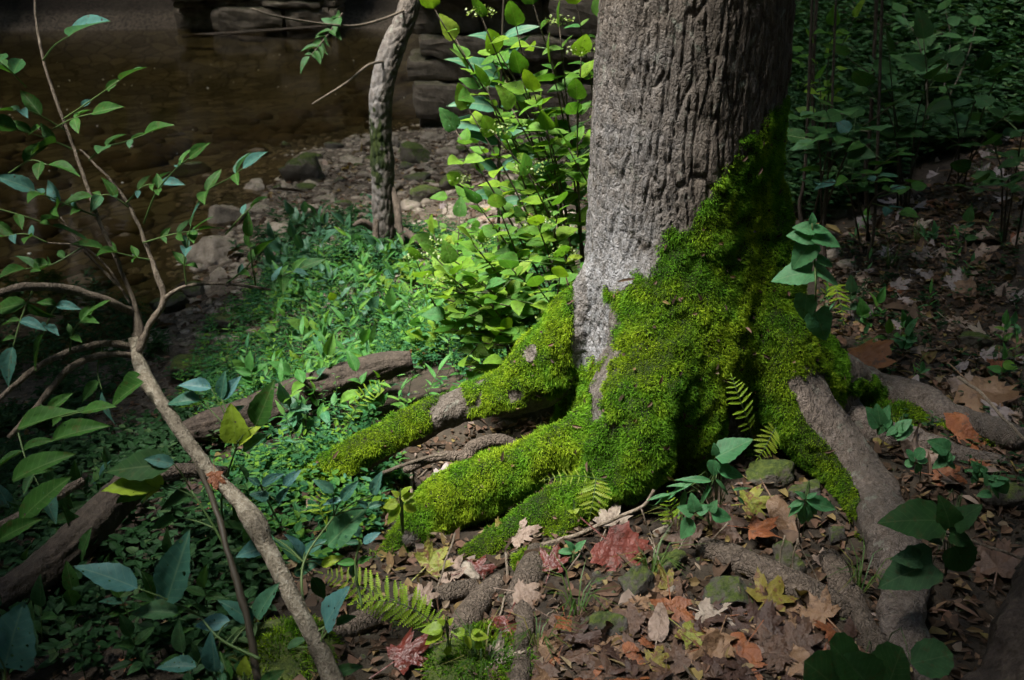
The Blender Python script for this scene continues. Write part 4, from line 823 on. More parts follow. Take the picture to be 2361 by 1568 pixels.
# ------------------------------------------------------------------ ground cover (nobody could count it)
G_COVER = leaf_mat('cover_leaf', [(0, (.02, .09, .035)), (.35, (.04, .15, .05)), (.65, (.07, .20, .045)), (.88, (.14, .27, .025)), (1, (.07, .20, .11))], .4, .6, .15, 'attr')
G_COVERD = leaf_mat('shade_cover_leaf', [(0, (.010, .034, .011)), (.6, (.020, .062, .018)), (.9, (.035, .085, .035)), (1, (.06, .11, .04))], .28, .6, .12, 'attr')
def herbs(name, pts, h0, h1, nl, L, W, mat, label, lean=.3):
    P, T, N, LL, WW, RR = [], [], [], [], [], []; SV, SQ = [], []
    for p in pts:
        h = random.uniform(h0, h1); d = np.array([random.gauss(0, lean), random.gauss(0, lean) - .05, 1]); d /= np.linalg.norm(d); tone = random.random()
        m = random.randint(nl - 2, nl + 3); a0 = random.uniform(0, 6)
        for k in range(m):
            f = (k + 1) / m; a = a0 + 2.4 * k; o = np.array([math.cos(a), math.sin(a), random.uniform(-.1, .5)])
            P.append(p + d * h * (.25 + .75 * f)); T.append(o); N.append((random.gauss(0, .3), random.gauss(0, .3), 1)); LL.append(L * random.uniform(.6, 1.25) * (1 - .3 * f)); WW.append(W * LL[-1] * random.uniform(.8, 1.2)); RR.append(min(1, max(0, tone + random.gauss(0, .12))))
        b = len(SV) ; s = np.array([.0012, 0, 0]); SV += [p - s, p + s, p + d * h + s * .4, p + d * h - s * .4]; SQ.append((b, b + 1, b + 2, b + 3))
    V, Q, r = leaf_quads(np.array(P), np.array(T), np.array(N), np.array(LL), np.array(WW), np.array(RR)); n = len(V)
    V = np.vstack([V, np.array(SV)]); Q = np.vstack([Q, np.array(SQ) + n]); r = np.r_[r, np.full(len(SV), .3)]
    return tag(link(name, mesh(name, V, Q, mat, {'rnd': r}, smooth=False)), label, kind='stuff')
def in_poly(x, y, poly):
    c = False; j = len(poly) - 1
    for i in range(len(poly)):
        (xi, yi), (xj, yj) = poly[i], poly[j]
        if (yi > y) != (yj > y) and x < (xj - xi) * (y - yi) / (yj - yi) + xi: c = not c
        j = i
    return c
def to_px(p):
    d = np.asarray(p) - CAMV; z = d[1] * CP - d[2] * SP; return PW / 2 + d[0] / z * F, PH / 2 - (d[1] * SP + d[2] * CP) / z * F
def scatter(poly, n, tries=40, clump=0.0):     # spread evenly over the ground itself, inside a surveyed outline
    c = [gp(*q) for q in poly]; x0, x1 = min(q[0] for q in c), max(q[0] for q in c); y0, y1 = min(q[1] for q in c), max(q[1] for q in c); out = []
    wp = [(q[0], q[1]) for q in c]
    for _ in range(n * tries):
        x, y = random.uniform(x0, x1), random.uniform(y0, y1)
        if not in_poly(x, y, wp): continue
        if clump and vn(np.array([x * 2.2, y * 2.2, 0.]), 77) < random.uniform(-1, 1) * clump: continue
        if math.hypot(x - AX, y - AY) < .33: continue
        out.append(np.array([x, y, float(H(x, y))]))
        if len(out) >= n: break
    return out
HERB_POLY = [(560, 1180), (420, 900), (470, 780), (640, 620), (700, 580), (860, 560), (1010, 540), (1340, 560), (1350, 760), (1180, 850), (1000, 940), (880, 1000), (730, 1090)]
herbs('herb_cover', scatter(HERB_POLY, 2000, 40, .9), .04, .16, 9, .052, .30, G_COVER, 'bright green herbs covering the bank above the stream')
herbs('fine_herb_cover', scatter(HERB_POLY, 1400, 40, .9), .08, .24, 12, .026, .22, G_COVER, 'fine-leaved weeds among the bright herbs', .35)
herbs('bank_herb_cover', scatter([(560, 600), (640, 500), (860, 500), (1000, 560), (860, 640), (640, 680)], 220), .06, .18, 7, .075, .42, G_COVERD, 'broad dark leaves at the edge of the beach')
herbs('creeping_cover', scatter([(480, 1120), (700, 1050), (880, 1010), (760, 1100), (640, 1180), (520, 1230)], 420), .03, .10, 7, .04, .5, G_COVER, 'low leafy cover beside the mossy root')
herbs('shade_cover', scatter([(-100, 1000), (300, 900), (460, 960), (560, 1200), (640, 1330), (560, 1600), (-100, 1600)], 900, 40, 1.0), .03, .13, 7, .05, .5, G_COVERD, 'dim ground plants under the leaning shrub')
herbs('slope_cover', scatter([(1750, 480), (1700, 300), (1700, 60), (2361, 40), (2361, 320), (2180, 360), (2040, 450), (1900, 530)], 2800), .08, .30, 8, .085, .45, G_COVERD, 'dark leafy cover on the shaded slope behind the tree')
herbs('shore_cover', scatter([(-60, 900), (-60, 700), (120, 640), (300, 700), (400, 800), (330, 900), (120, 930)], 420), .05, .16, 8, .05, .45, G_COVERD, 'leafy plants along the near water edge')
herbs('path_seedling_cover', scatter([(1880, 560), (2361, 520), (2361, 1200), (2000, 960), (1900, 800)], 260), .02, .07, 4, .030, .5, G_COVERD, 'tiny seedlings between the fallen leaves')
def spread(x0, x1, y0, y1, n):
    x, y = RNG.uniform(x0, x1, n), RNG.uniform(y0, y1, n); z = H(x, y); k = (z > ZW + .04) & (np.hypot(x - AX, y - AY) > .6); return [np.array(q) for q in np.c_[x, y, z][k]]
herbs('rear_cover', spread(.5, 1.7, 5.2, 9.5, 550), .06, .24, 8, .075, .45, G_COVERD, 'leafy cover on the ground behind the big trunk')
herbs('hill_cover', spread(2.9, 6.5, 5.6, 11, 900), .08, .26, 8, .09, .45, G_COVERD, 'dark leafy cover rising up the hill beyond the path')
# leaf litter: crumbs too small to pick apart
M_LITTER = leaf_mat('litter_crumb', [(0, (.03, .018, .01)), (.35, (.07, .045, .028)), (.6, (.12, .075, .05)), (.8, (.16, .09, .06)), (.93, (.20, .15, .05)), (1, (.25, .19, .17))], .15, .7, .2, 'attr')
def litter(name, pts, L, label):
    n = len(pts); P = np.array(pts); P[:, 2] += RNG.uniform(.001, .012, n); T = RNG.normal(0, 1, (n, 3)); T[:, 2] *= .18; N = RNG.normal(0, .30, (n, 3)); N[:, 2] += 1
    V, Q, r = leaf_quads(P, T, N, L * np.exp(RNG.normal(-.25, .55, n)), L * np.exp(RNG.normal(-.9, .6, n)), RNG.random(n), .3); return tag(link(name, mesh(name, V, Q, M_LITTER, {'rnd': r}, smooth=False)), label, kind='stuff')
litter('leaf_litter', scatter([(560, 1600), (700, 1330), (1000, 1250), (1600, 1130), (1850, 950), (1900, 560), (2361, 300), (2361, 1600)], 7500), .036, 'crumbled brown leaf litter on the dark soil')
litter('beach_litter', scatter([(330, 760), (470, 560), (640, 420), (960, 310), (1360, 330), (1360, 560), (900, 560), (640, 640), (480, 800)], 2600), .055, 'small faded leaves strewn over the beach')
litter('hollow_litter', scatter([(640, 1330), (560, 1180), (860, 1030), (1100, 980), (1300, 960), (1400, 1080), (1000, 1260)], 1500), .034, 'dark leaf crumbs in the hollows between the mossy roots')
herbs('root_edge_cover', scatter([(600, 1240), (700, 1100), (900, 1060), (930, 1120), (860, 1260), (700, 1330)], 150), .03, .10, 7, .045, .5, G_COVER, 'small leafy plants along the mossy root')
litter('hill_litter', spread(1.5, 5, .6, 6, 1600), .05, 'brown leaf crumbs over the hill side of the path')
litter('bank_litter', scatter([(-60, 1600), (-60, 950), (300, 850), (600, 760), (900, 1000), (700, 1330), (560, 1600)], 2200), .032, 'leaf crumbs under the herbs and the shrub')
# ------------------------------------------------------------------ bent small tree by the water
bt = thing('bent_tree', gp(890, 590), 'slender crooked tree with pale bark standing by the stream', 'tree')
dB = gp(890, 585)[1]
SB = spline(np.array([[*at(X, Y, dB + dd), px2m(r, X, Y, dB)] for X, Y, dd, r in ((895, 640, 0, 40), (888, 570, 0, 30), (884, 470, 0, 27), (882, 380, 0, 27), (878, 290, 0, 26), (880, 210, 0, 27), (902, 120, .05, 28), (935, 40, .1, 26), (960, -60, .15, 24), (980, -260, .2, 22), (1000, -600, .3, 20))]), 240)
V, Q = tube(SB[:, :3], SB[:, 3] * (1 + .07 * fbm(SB[:, :3] * 6, 2, 3)), 56); cc = np.vstack([np.repeat(SB[:, :3], 56, 0), SB[:1, :3], SB[-1:, :3]])
thb = np.r_[np.tile(np.arange(56) / 56 * 6.283, 240), 0, 0]; e_, _ = vor2(thb / 6.283 * 15 + .5 * fbm(V * 14, 2, 5), V[:, 2] / .085, 4)
V = cc + (V - cc) * (1 + .05 * fbm(V * 12, 3, 8) - .12 * (1 - sst(0, .30, e_)) + .05 * fbm(V * 40, 3, 9))[:, None]
mB = np.clip((.09 - np.sqrt(((V - at(858, 350, dB - .07)) ** 2 * [1.4, 1, .25]).sum(1))) / .07 + .5 + fbm(V * 30, 3, 4) * 1.3, 0, 1) * (np.sqrt(((V - at(858, 350, dB - .07)) ** 2 * [1.4, 1, .25]).sum(1)) < .14)
lB = np.clip(.75 - (V[:, 0] - cc[:, 0]) / .05, 0, .8) * sst(.9, .1, np.abs(V[:, 2] - .2))
link('trunk', mesh('trunk', V, Q, M_BARK, {'moss': mB, 'lichen': lB * .55}), bt)
for pts in ([(905, 430, -.02, 5), (916, 480, -.08, 9), (920, 520, -.14, 8), (930, 560, -.2, 5)], [(860, 525, 0, 9), (835, 512, -.05, 8), (815, 520, -.1, 4)], [(915, 520, -.05, 8), (950, 545, -.2, 9), (1000, 580, -.35, 6)], [(868, 505, -.12, 6), (866, 560, -.16, 8), (868, 590, -.2, 6)]):
    S = spline(np.array([[*at(X, Y, dB + dd), px2m(r, X, Y, dB)] for X, Y, dd, r in pts]), 20); V, Q = tube(S[:, :3], S[:, 3], 8); link('root', mesh('root', V, Q, M_ROOT), bt)
for pts, lv in (([(897, 140, .05, 3), (850, 150, -.2, 3), (800, 190, -.5, 2.5), (720, 240, -.8, 2)], 0), ([(940, 20, .1, 3), (880, 45, -.2, 3), (800, 60, -.5, 2.5), (650, 40, -.9, 2), (580, 20, -1, 2)], 0), ([(790, 30, -.5, 2), (770, 60, -.5, 2), (740, 100, -.55, 1.5), (715, 130, -.6, 1)], 9)):
    S = spline(np.array([[*at(X, Y, dB + dd), px2m(r, X, Y, dB)] for X, Y, dd, r in pts]), 20); V, Q = tube(S[:, :3], S[:, 3], 6); link('branch', mesh('branch', V, Q, M_TWIG), bt)
    if lv: twig_leaves(bt, S[:, :3], lv, .11, 'ovate', G_DARK, .1, True, 0, (0, -.4, .9))
P_ = np.array([*at(1000, -600, dB + .3)]) + RNG.normal(0, 1, (900, 3)) * [1.2, 1.2, .7] + [0, 0, .9]; P_ = P_[gap(P_) > 1.0]; crown(P_, bt, .2)
# ------------------------------------------------------------------ fallen logs
def log(name, pts, label, mat, seed, n=110, seg=44, k=None):
    S = spline(np.array([[*(at(X, Y, d)), px2m(r, X, Y, d)] for X, Y, d, r in pts]), n); V, Q = tube(S[:, :3], S[:, 3], seg); c = np.vstack([np.repeat(S[:, :3], seg, 0), S[:1, :3], S[-1:, :3]])
    an = np.r_[np.tile(np.arange(seg) / seg * 6.283, n), 0, 0]; ln = np.r_[np.repeat(np.r_[0, np.cumsum(np.linalg.norm(np.diff(S[:, :3], axis=0), axis=1))], seg), 0, 1]
    g = np.c_[np.cos(an) * 3, np.sin(an) * 3, ln * 3.5]; f = fbm(g, 4, seed, .6); g2 = fbm(np.c_[np.cos(an) * 9, np.sin(an) * 9, ln * 9], 3, seed + 2)
    V = c + (V - c) * (1 + .12 * fbm(V * 6, 3, seed) + .16 * f - .13 * sst(.05, .5, np.abs(g2)) + .05 * fbm(V * 45, 2, seed + 1))[:, None]
    return tag(link(name, mesh(name, V, Q, mat), None), label, 'log')
log('fallen_log', [(950, 830, 3.42, 22), (880, 845, 3.40, 32), (780, 880, 3.35, 40), (680, 915, 3.3, 44), (580, 955, 3.22, 44), (480, 985, 3.15, 36), (420, 1000, 3.1, 24)], 'weathered brown log lying in the herbs behind the mossy root', M_LOG, 31)
log('rotten_log', [(330, 1090, 2.50, 38), (250, 1170, 2.36, 44), (160, 1260, 2.22, 46), (60, 1345, 2.1, 44), (-80, 1430, 2.0, 42)], 'dark rotten log half hidden under the leaning shrub', M_LOG, 37)
log('dead_branch', [(520, 1090, 2.15, 14), (440, 1085, 2.2, 17), (380, 1090, 2.22, 20), (330, 1075, 2.28, 14)], 'short barkless branch stub crossing behind the pale stem', M_ROOT, 43)
log('dead_branch', [(190, 1110, 2.1, 10), (110, 1155, 2.0, 12), (30, 1200, 1.92, 12), (-40, 1230, 1.88, 11)], 'grey dead branch above the rotten log', M_ROOT, 47)
# twigs
def twig(pts, label, mat=None, r0=4, r1=2.5, lift=.012, group=None):
    P = np.array([gp(X, Y) + [0, 0, lift] if len(s) == 2 else at(*s) for s in pts for X, Y in [s[:2]]]); m = px2m(1, pts[0][0], pts[0][1], P[0][1]); S = spline(P, 5 * len(pts)); S += .004 * np.stack([fbm(S * 25, 2, 60 + k) for k in range(3)], 1)
    V, Q = tube(S, np.linspace(r0 * m, r1 * m, len(S)), 7); return tag(link('twig', mesh('twig', V, Q, mat or M_TWIG)), label, 'twig', group)
M_PALE = m_bark('pale_twig', False, ((.12, .09, .065), (.24, .19, .14), (.36, .30, .24)), 1.6)
twig([(925, 1368), (1010, 1340, 2.12), (1120, 1300, 2.14), (1230, 1262, 2.16), (1330, 1232, 2.16), (1420, 1195, 2.16), (1480, 1168, 2.16), (1508, 1130, 2.17)], 'long grey twig slanting across the front of the mossy roots', M_PALE, 7, 4)
twig([(1165, 1275, 2.12), (1172, 1330), (1160, 1400), (1150, 1430)], 'thin twig hanging down from the long slanting one', M_PALE, 4, 2)
twig([(1050, 1230, 2.12), (1030, 1290, 2.05), (1005, 1360, 2.0), (985, 1420, 1.96)], 'pale dry stalk leaning in the root hollow', M_PALE, 2.5, 2)
twig([(948, 1085), (950, 1130), (948, 1190, 2.3)], 'short pale stick standing in the root hollow', M_PALE, 4, 3, .03)
twig([(880, 1090, 2.6), (960, 1062, 2.58), (1030, 1045, 2.56)], 'straight twig lying under the left mossy root', M_TWIG, 5, 3)
twig([(1640, 1620), (1450, 1410), (1420, 1440), (1405, 1500)], 'forked dark twig on the leaf litter', M_TWIG, 4, 3)
for k, (a, b, d) in enumerate((((1810, 1235), (1760, 1400), 1.98), ((1840, 1240), (1800, 1410), 1.96), ((1838, 1245), (1925, 1420), 1.92), ((1590, 1230), (1520, 1320), 2.08), ((1680, 1205), (1610, 1270), 2.1), ((1835, 1160), (1842, 1260), 2.1), ((1425, 1400), (1430, 1480), 1.85), ((1300, 1330), (1350, 1250), 2.05), ((1540, 1345), (1495, 1240), 2.02), ((1480, 1175), (1530, 1330), 2.1), ((1700, 1350), (1720, 1450), 1.88))):
    twig([(*a, d), ((a[0] + b[0]) / 2 + 3, (a[1] + b[1]) / 2, d - .01), b], 'thin dry grass stalk leaning over the soil before the tree', M_PALE, 2.2, 1.4, .0, 'dry stalks before the tree')
for k in range(34):
    X, Y = (random.uniform(1150, 2000), random.uniform(1330, 1560)) if k < 16 else (random.uniform(1900, 2350), random.uniform(450, 1080)) if k < 28 else (random.uniform(850, 1100), random.uniform(1050, 1120))
    a = random.uniform(-.9, .9); l = random.uniform(40, 130) * (.6 if k > 15 else 1); twig([(X - l * math.cos(a) / 2, Y - l * .5 * math.sin(a)), (X, Y + random.uniform(-6, 6)), (X + l * math.cos(a) / 2, Y + l * .5 * math.sin(a))], 'small brown twig lying in the leaf litter', random.choice((M_TWIG, M_PALE)), random.uniform(1.5, 3), 1.2, .006, 'twigs in the leaf litter')
twig([(2210, 870, 2.62), (2260, 905, 2.5), (2320, 970, 2.35), (2380, 1030, 2.2)], 'grey stick slanting over the big tan leaf', M_PALE, 4, 3)
twig([(2090, 1195, 2.05), (2200, 1235, 1.98), (2361, 1290, 1.9)], 'dark stick crossing the seedlings beside the bare root', M_TWIG, 4, 3)
# ------------------------------------------------------------------ bushes with broad leaves
def bush(name, base, tips, label, mat, L, pairs, shape='broad', smat=None, r=.005, group=None, flowers=0, up=(-.25, -.15, 1), sag=.15):
    g = np.asarray(base, float); t = thing(name, g, label, 'shrub', group)
    for tp in tips:
        e = np.asarray(tp, float); mid = (g + e) / 2 + np.array([0, 0, .12 * np.linalg.norm(e - g)]) + RNG.normal(0, .03, 3); o, S = stem_obj(t, [g + RNG.normal(0, .02, 3) * [1, 1, 0], mid, e], r, r * .4, smat or M_TWIG, 'stem', 6, 14)
        twig_leaves(o, S, pairs, L, shape, mat, .35, True, .12, up, 1.0, True, .30)
        for k in range(2):
            j = random.randint(5, 11); d = RNG.normal(0, 1, 3); d[2] = abs(d[2]) * .3; d /= np.linalg.norm(d); e2 = S[j] + d * random.uniform(.10, .2)
            o, S2 = stem_obj(t, [S[j], (S[j] + e2) / 2, e2], r * .45, r * .25, M_STEM, 'side_stem', 5, 6); twig_leaves(o, S2, 1, L * .85, shape, mat, .5, True, .1, up)
        if flowers and random.random() < flowers:
            P = S[-1] + [0, 0, .02] + np.clip(RNG.normal(0, 1, (60, 3)), -1.6, 1.6) * [.028, .028, .009]; V, Q, rr = leaf_quads(P, rdir(60), rdir(60, 1), .009, .008, RNG.random(60)); link('flower_head', mesh('flower_head', V, Q, M_FLOWER, {'rnd': rr}, smooth=False), t)['kind'] = 'stuff'
    return t
M_FLOWER = leaf_mat('pale_flower', [(0, (.16, .24, .05)), (.7, (.25, .32, .10)), (1, (.4, .45, .28))], .3, .6, .2, 'attr')
D_ = [((1250, 880), 3.35, [(1040, 640, 3.05), (1010, 600, 3.1), (1090, 560, 3.1), (1130, 700, 3.0), (1180, 620, 3.0), (1060, 720, 2.95), (1150, 760, 2.92), (1010, 660, 3.0), (1090, 640, 2.98)], 'bush sprays reaching over the herbs, nearest the mossy root', .10),
      ((1330, 800), 3.2, [(1180, 760, 2.98), (1110, 790, 3.0), (1200, 830, 2.95), (1270, 740, 2.95), (1240, 660, 2.95), (1220, 780, 2.9), (1290, 640, 2.95), (1150, 700, 2.95), (1280, 820, 2.95)], 'low bush with rounded leaves hugging the trunk foot', .09),
      ((1340, 760), 3.5, [(1150, 480, 3.2), (1220, 400, 3.2), (1100, 470, 3.3), (1240, 520, 3.15), (1290, 470, 3.1), (1300, 590, 3.1)], 'yellow-green bush beside the trunk at mid height', .095),
      ((1350, 700), 3.6, [(1180, 250, 3.3), (1120, 200, 3.35), (1260, 300, 3.25), (1330, 230, 3.2), (1050, 300, 3.4), (1310, 340, 3.2), (1230, 210, 3.3), (1140, 310, 3.3), (1080, 250, 3.35)], 'tall yellow-green bush behind the trunk, with flat flower heads', .098),
      ((1360, 640), 3.8, [(1000, 20, 3.3), (1110, 40, 3.4), (1190, 60, 3.4), (1290, 60, 3.4), (1340, 130, 3.3), (1230, 10, 3.4), (1380, 40, 3.5), (1150, 120, 3.5), (1050, 90, 3.5), (1270, 140, 3.4), (1080, 160, 3.5), (1200, 170, 3.4), (1330, 10, 3.5)], 'topmost big-leaved bush sprays beside the bark', .105),
      ((1280, 640), 4.6, [(1100, 330, 4.3), (1180, 350, 4.3), (1250, 250, 4.4), (1150, 200, 4.5), (1320, 330, 4.3), (1060, 420, 4.2)], 'deeper green bush farther behind the trunk', .095),
      ((1200, 860), 3.55, [(1000, 570, 3.2), (985, 640, 3.15), (1040, 760, 3.05), (1080, 820, 3.0), (1120, 600, 3.15), (1030, 690, 3.1), (1100, 860, 3.0)], 'spreading bush between the herbs and the mossy root', .10),
      ((1090, 720), 4.0, [(960, 600, 3.8), (1000, 540, 3.9), (1060, 500, 3.9), (1120, 560, 3.8), (1010, 640, 3.7), (1090, 640, 3.6)], 'bush of lighter leaves just right of the bent tree', .09),
      ((1150, 640), 4.9, [(1040, 560, 4.5), (1100, 530, 4.6), (1180, 560, 4.4), (1010, 520, 4.8), (1230, 600, 4.3), (1130, 610, 4.2)], 'low bush between the bent tree and the trunk', .08)]
for (bx_, d0, tips, lb, L) in D_:
    b = at(bx_[0], bx_[1], d0); b[2] = float(H(b[0], b[1])) ; bush('broadleaf_bush', b, [at(*t) for t in tips], lb, G_BUSH, L * .96, 5, 'broad', None, .005, None, .22)
ts = gp(1150, 560); tw = thing('tall_weed', ts, 'tall dark-stemmed weed with lobed blue-green leaves by the bush', 'plant'); G_WEED = leaf_mat('weed_leaf', [(0, (.04, .13, .06)), (1, (.07, .18, .11))], .25, .5, .3, veins=.6)
dT = 3.9; o, S = stem_obj(tw, [at(1150, 620, dT), at(1150, 400, dT), at(1155, 200, dT), at(1160, 40, dT), at(1165, -60, dT)], .007, .004, M_DSTEM, 'stem', 7, 30)
for (b, t) in (((1150, 180), (1075, 110)), ((1152, 200), (1090, 150)), ((1150, 250), (1060, 215)), ((1152, 245), (1225, 170)), ((1155, 150), (1200, 90)), ((1150, 330), (1085, 290)), ((1150, 320), (1215, 270)), ((1150, 400), (1100, 350)), ((1150, 390), (1220, 350)), ((1158, 100), (1110, 60)), ((1158, 90), (1210, 50)), ((1150, 450), (1090, 440)), ((1150, 470), (1210, 450)), ((1150, 300), (1050, 260))):
    p, q = at(*b, dT), at(*t, dT - .05); put_leaf(tw, p, q - p, np.array([0, -.5, .8]), np.linalg.norm(q - p) * 1.15, 'lance', G_WEED, 2.0)
# shaded shrubs behind the trunk to the right
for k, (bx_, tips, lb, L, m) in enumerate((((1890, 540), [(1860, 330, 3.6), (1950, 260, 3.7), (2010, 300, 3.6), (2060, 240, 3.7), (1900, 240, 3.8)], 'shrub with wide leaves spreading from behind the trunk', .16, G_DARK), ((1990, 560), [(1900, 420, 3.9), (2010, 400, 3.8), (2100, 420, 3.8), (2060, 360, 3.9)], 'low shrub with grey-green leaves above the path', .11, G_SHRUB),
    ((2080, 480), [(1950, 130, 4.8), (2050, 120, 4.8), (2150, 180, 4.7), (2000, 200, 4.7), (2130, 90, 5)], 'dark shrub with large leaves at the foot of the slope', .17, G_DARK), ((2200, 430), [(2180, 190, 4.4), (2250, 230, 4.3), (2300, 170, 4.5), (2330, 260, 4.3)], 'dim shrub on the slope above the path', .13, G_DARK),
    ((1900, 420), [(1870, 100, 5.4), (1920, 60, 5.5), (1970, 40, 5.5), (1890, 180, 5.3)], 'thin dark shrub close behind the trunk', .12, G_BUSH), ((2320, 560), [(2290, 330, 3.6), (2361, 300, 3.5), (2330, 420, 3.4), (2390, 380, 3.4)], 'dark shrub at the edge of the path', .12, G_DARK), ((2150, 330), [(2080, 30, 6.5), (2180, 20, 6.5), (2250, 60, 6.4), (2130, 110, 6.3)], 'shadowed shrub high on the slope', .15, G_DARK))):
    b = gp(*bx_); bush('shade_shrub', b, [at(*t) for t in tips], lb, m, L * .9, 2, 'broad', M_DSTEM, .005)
for k, (X, Y0, Y1, r) in enumerate(((2000, 330, 480, 6), (1905, 420, 620, 4), (1880, 0, 380, 5), (1850, 420, 520, 5), (2010, 540, 620, 5))):
    b = gp(X, Y1); d = b[1]; t = tag(link('sapling_stem', mesh('sapling_stem', *tube(spline(np.array([b, at(X - 6, (Y0 + Y1) / 2, d), at(X + 8, Y0 - 60, d), at(X + 30, -200, d)]), 24), np.linspace(px2m(r, X, Y1, d), px2m(r * .6, X, Y1, d), 24), 8), M_LOG)), ('thin dark sapling trunk beside the leafy slope', 'slim bare stem rising from the path edge', 'dark sapling trunk close to the big trunk', 'short slim stem just behind the moss', 'curved thin stem at the side of the path')[k], 'sapling')
# toothed plant at the right flank of the trunk
tp = thing('nettle_plant', gp(1880, 800), 'upright plant with toothed heart leaves against the mossy flank', 'plant'); dN = 2.42
o, S = stem_obj(tp, [gp(1868, 850), at(1880, 700, dN), at(1878, 600, dN), at(1872, 515, dN)], .003, .002, M_STEM, 'stem', 6, 20); G_NET = leaf_mat('nettle_leaf', [(0, (.05, .19, .07)), (1, (.09, .25, .10))], .35, .55, .25, veins=.6, spots=.3)
for b, t in (((1872, 625), (1778, 640)), ((1878, 620), (1940, 650)), ((1860, 680), (1852, 745)), ((1872, 560), (1820, 620)), ((1874, 545), (1815, 540)), ((1874, 545), (1945, 560)), ((1874, 530), (1830, 520)), ((1876, 530), (1915, 530)), ((1872, 515), (1875, 490)), ((1880, 720), (1910, 790)), ((1884, 600), (1925, 610))): px_leaf(tp, b, t, dN, G_NET, 'heart', .95, .5)
# ------------------------------------------------------------------ ferns
def pinna_mesh(mat):
    if 'pinna' + mat.name in _lib: return _lib['pinna' + mat.name]
    V, Fc = [], []; n = 9
    for k in range(n):
        y0 = k / n; w = .20 * math.sin(math.pi * (k + .8) / (n + 1.2)) ** .6 * (1 - .5 * y0)
        for s in (-1, 1):
            b = len(V); V += [(0, y0, 0), (s * w, y0 + .09, .02), (s * w * .9, y0 + .13, .015), (0, y0 + 1 / n * .95, 0)]; Fc.append((b, b + 1, b + 2, b + 3) if s > 0 else (b + 3, b + 2, b + 1, b))
    _lib['pinna' + mat.name] = mesh('pinna', np.array(V) * [1, 1, 1] - np.array([0, 0, 1]) * (np.array(V)[:, 1:2] ** 2) * .12, Fc, mat); return _lib['pinna' + mat.name]
def fern(pts, label, n, plen, nrm, mat=None, name='fern_frond'):
    P = np.array([at(*q) if len(q) == 3 else gp(*q) for q in pts]); t = thing(name, P[0], label, 'fern'); o, S = stem_obj(t, P, .0016, .0006, M_STEM, 'rachis', 5, 40); T = np.gradient(S, axis=0); me = pinna_mesh(mat or G_FERN)
    m = px2m(plen, pts[-1][0], pts[-1][1], P[-1][1])
    for k in range(n):
        f = .12 + .88 * (k + .5) / n; j = min(int(f * 39), 39); d = T[j] / np.linalg.norm(T[j]); side = np.cross(d, nrm); side /= np.linalg.norm(side); L = m * (math.sin(math.pi * min(1, .25 + .75 * (1 - f) ** .8)) * .5 + .5) * min(1, .25 + 1.6 * (1 - f))
        for s in (-1, 1): link('pinna', me, t, frame(S[j], side * s + d * .45 + RNG.normal(0, .08, 3), np.array(nrm) + RNG.normal(0, .15, 3), L * .75, L, L))
    link('pinna', me, t, frame(S[-1], T[-1], nrm, m * .3, m * .3, m * .3))
fern([(1010, 1470), (960, 1410, 1.9), (870, 1368, 1.93), (800, 1340, 1.96), (745, 1322, 1.98)], 'long yellow-green fern frond, upper of the pair by the leaning shrub', 17, 54, (.1, -.75, .7))
fern([(1012, 1472), (985, 1425, 1.84), (930, 1395, 1.84), (870, 1385, 1.85), (815, 1392, 1.86)], 'long yellow-green fern frond, lower of the pair by the leaning shrub', 16, 56, (.1, -.75, .7))
fern([(1375, 1100, 2.14), (1372, 1120, 2.11), (1368, 1150, 2.08), (1360, 1190, 2.06)], 'glowing yellow fern tip hanging on the mossy bulge', 8, 48, (-.2, -.8, .5), G_LIME)  # lime leaf on this and the next fern puts backlight into colour
fern([(1400, 1110, 2.14), (1340, 1098, 2.12), (1290, 1100, 2.1), (1250, 1108, 2.1)], 'thin yellow fern spray across the moss', 9, 22, (0, -.6, .8), G_LIME)
fern([(1735, 1010, 2.28), (1720, 960, 2.26), (1700, 905, 2.26), (1688, 870, 2.28)], 'small fern growing from the dark cleft between roots', 10, 36, (.1, -.8, .6))
fern([(1790, 985, 2.2), (1780, 1000, 2.17), (1765, 1030, 2.15), (1748, 1055, 2.14)], 'bright fern tip in front of the dark cleft', 10, 36, (.1, -.8, .6), G_LIME)
fern([(1560, 1240), (1550, 1200, 2.16), (1545, 1170, 2.14), (1540, 1140, 2.14)], 'dark little fern under the lobed leaves', 8, 34, (0, -.8, .6))
fern([(1890, 700, 2.6), (1920, 660, 2.58), (1935, 690, 2.54), (1945, 740, 2.5)], 'fern hanging beside the toothed plant', 9, 36, (.3, -.8, .5))
fern([(760, 1230), (745, 1190, 2.15), (735, 1160, 2.14), (745, 1130, 2.13)], 'small fern in the shade of the left root', 8, 34, (0, -.7, .7))
fern([(800, 990, 2.9), (825, 935, 2.88), (850, 900, 2.86), (880, 880, 2.86)], 'small curled fern beside the fallen log', 9, 26, (.2, -.7, .6))
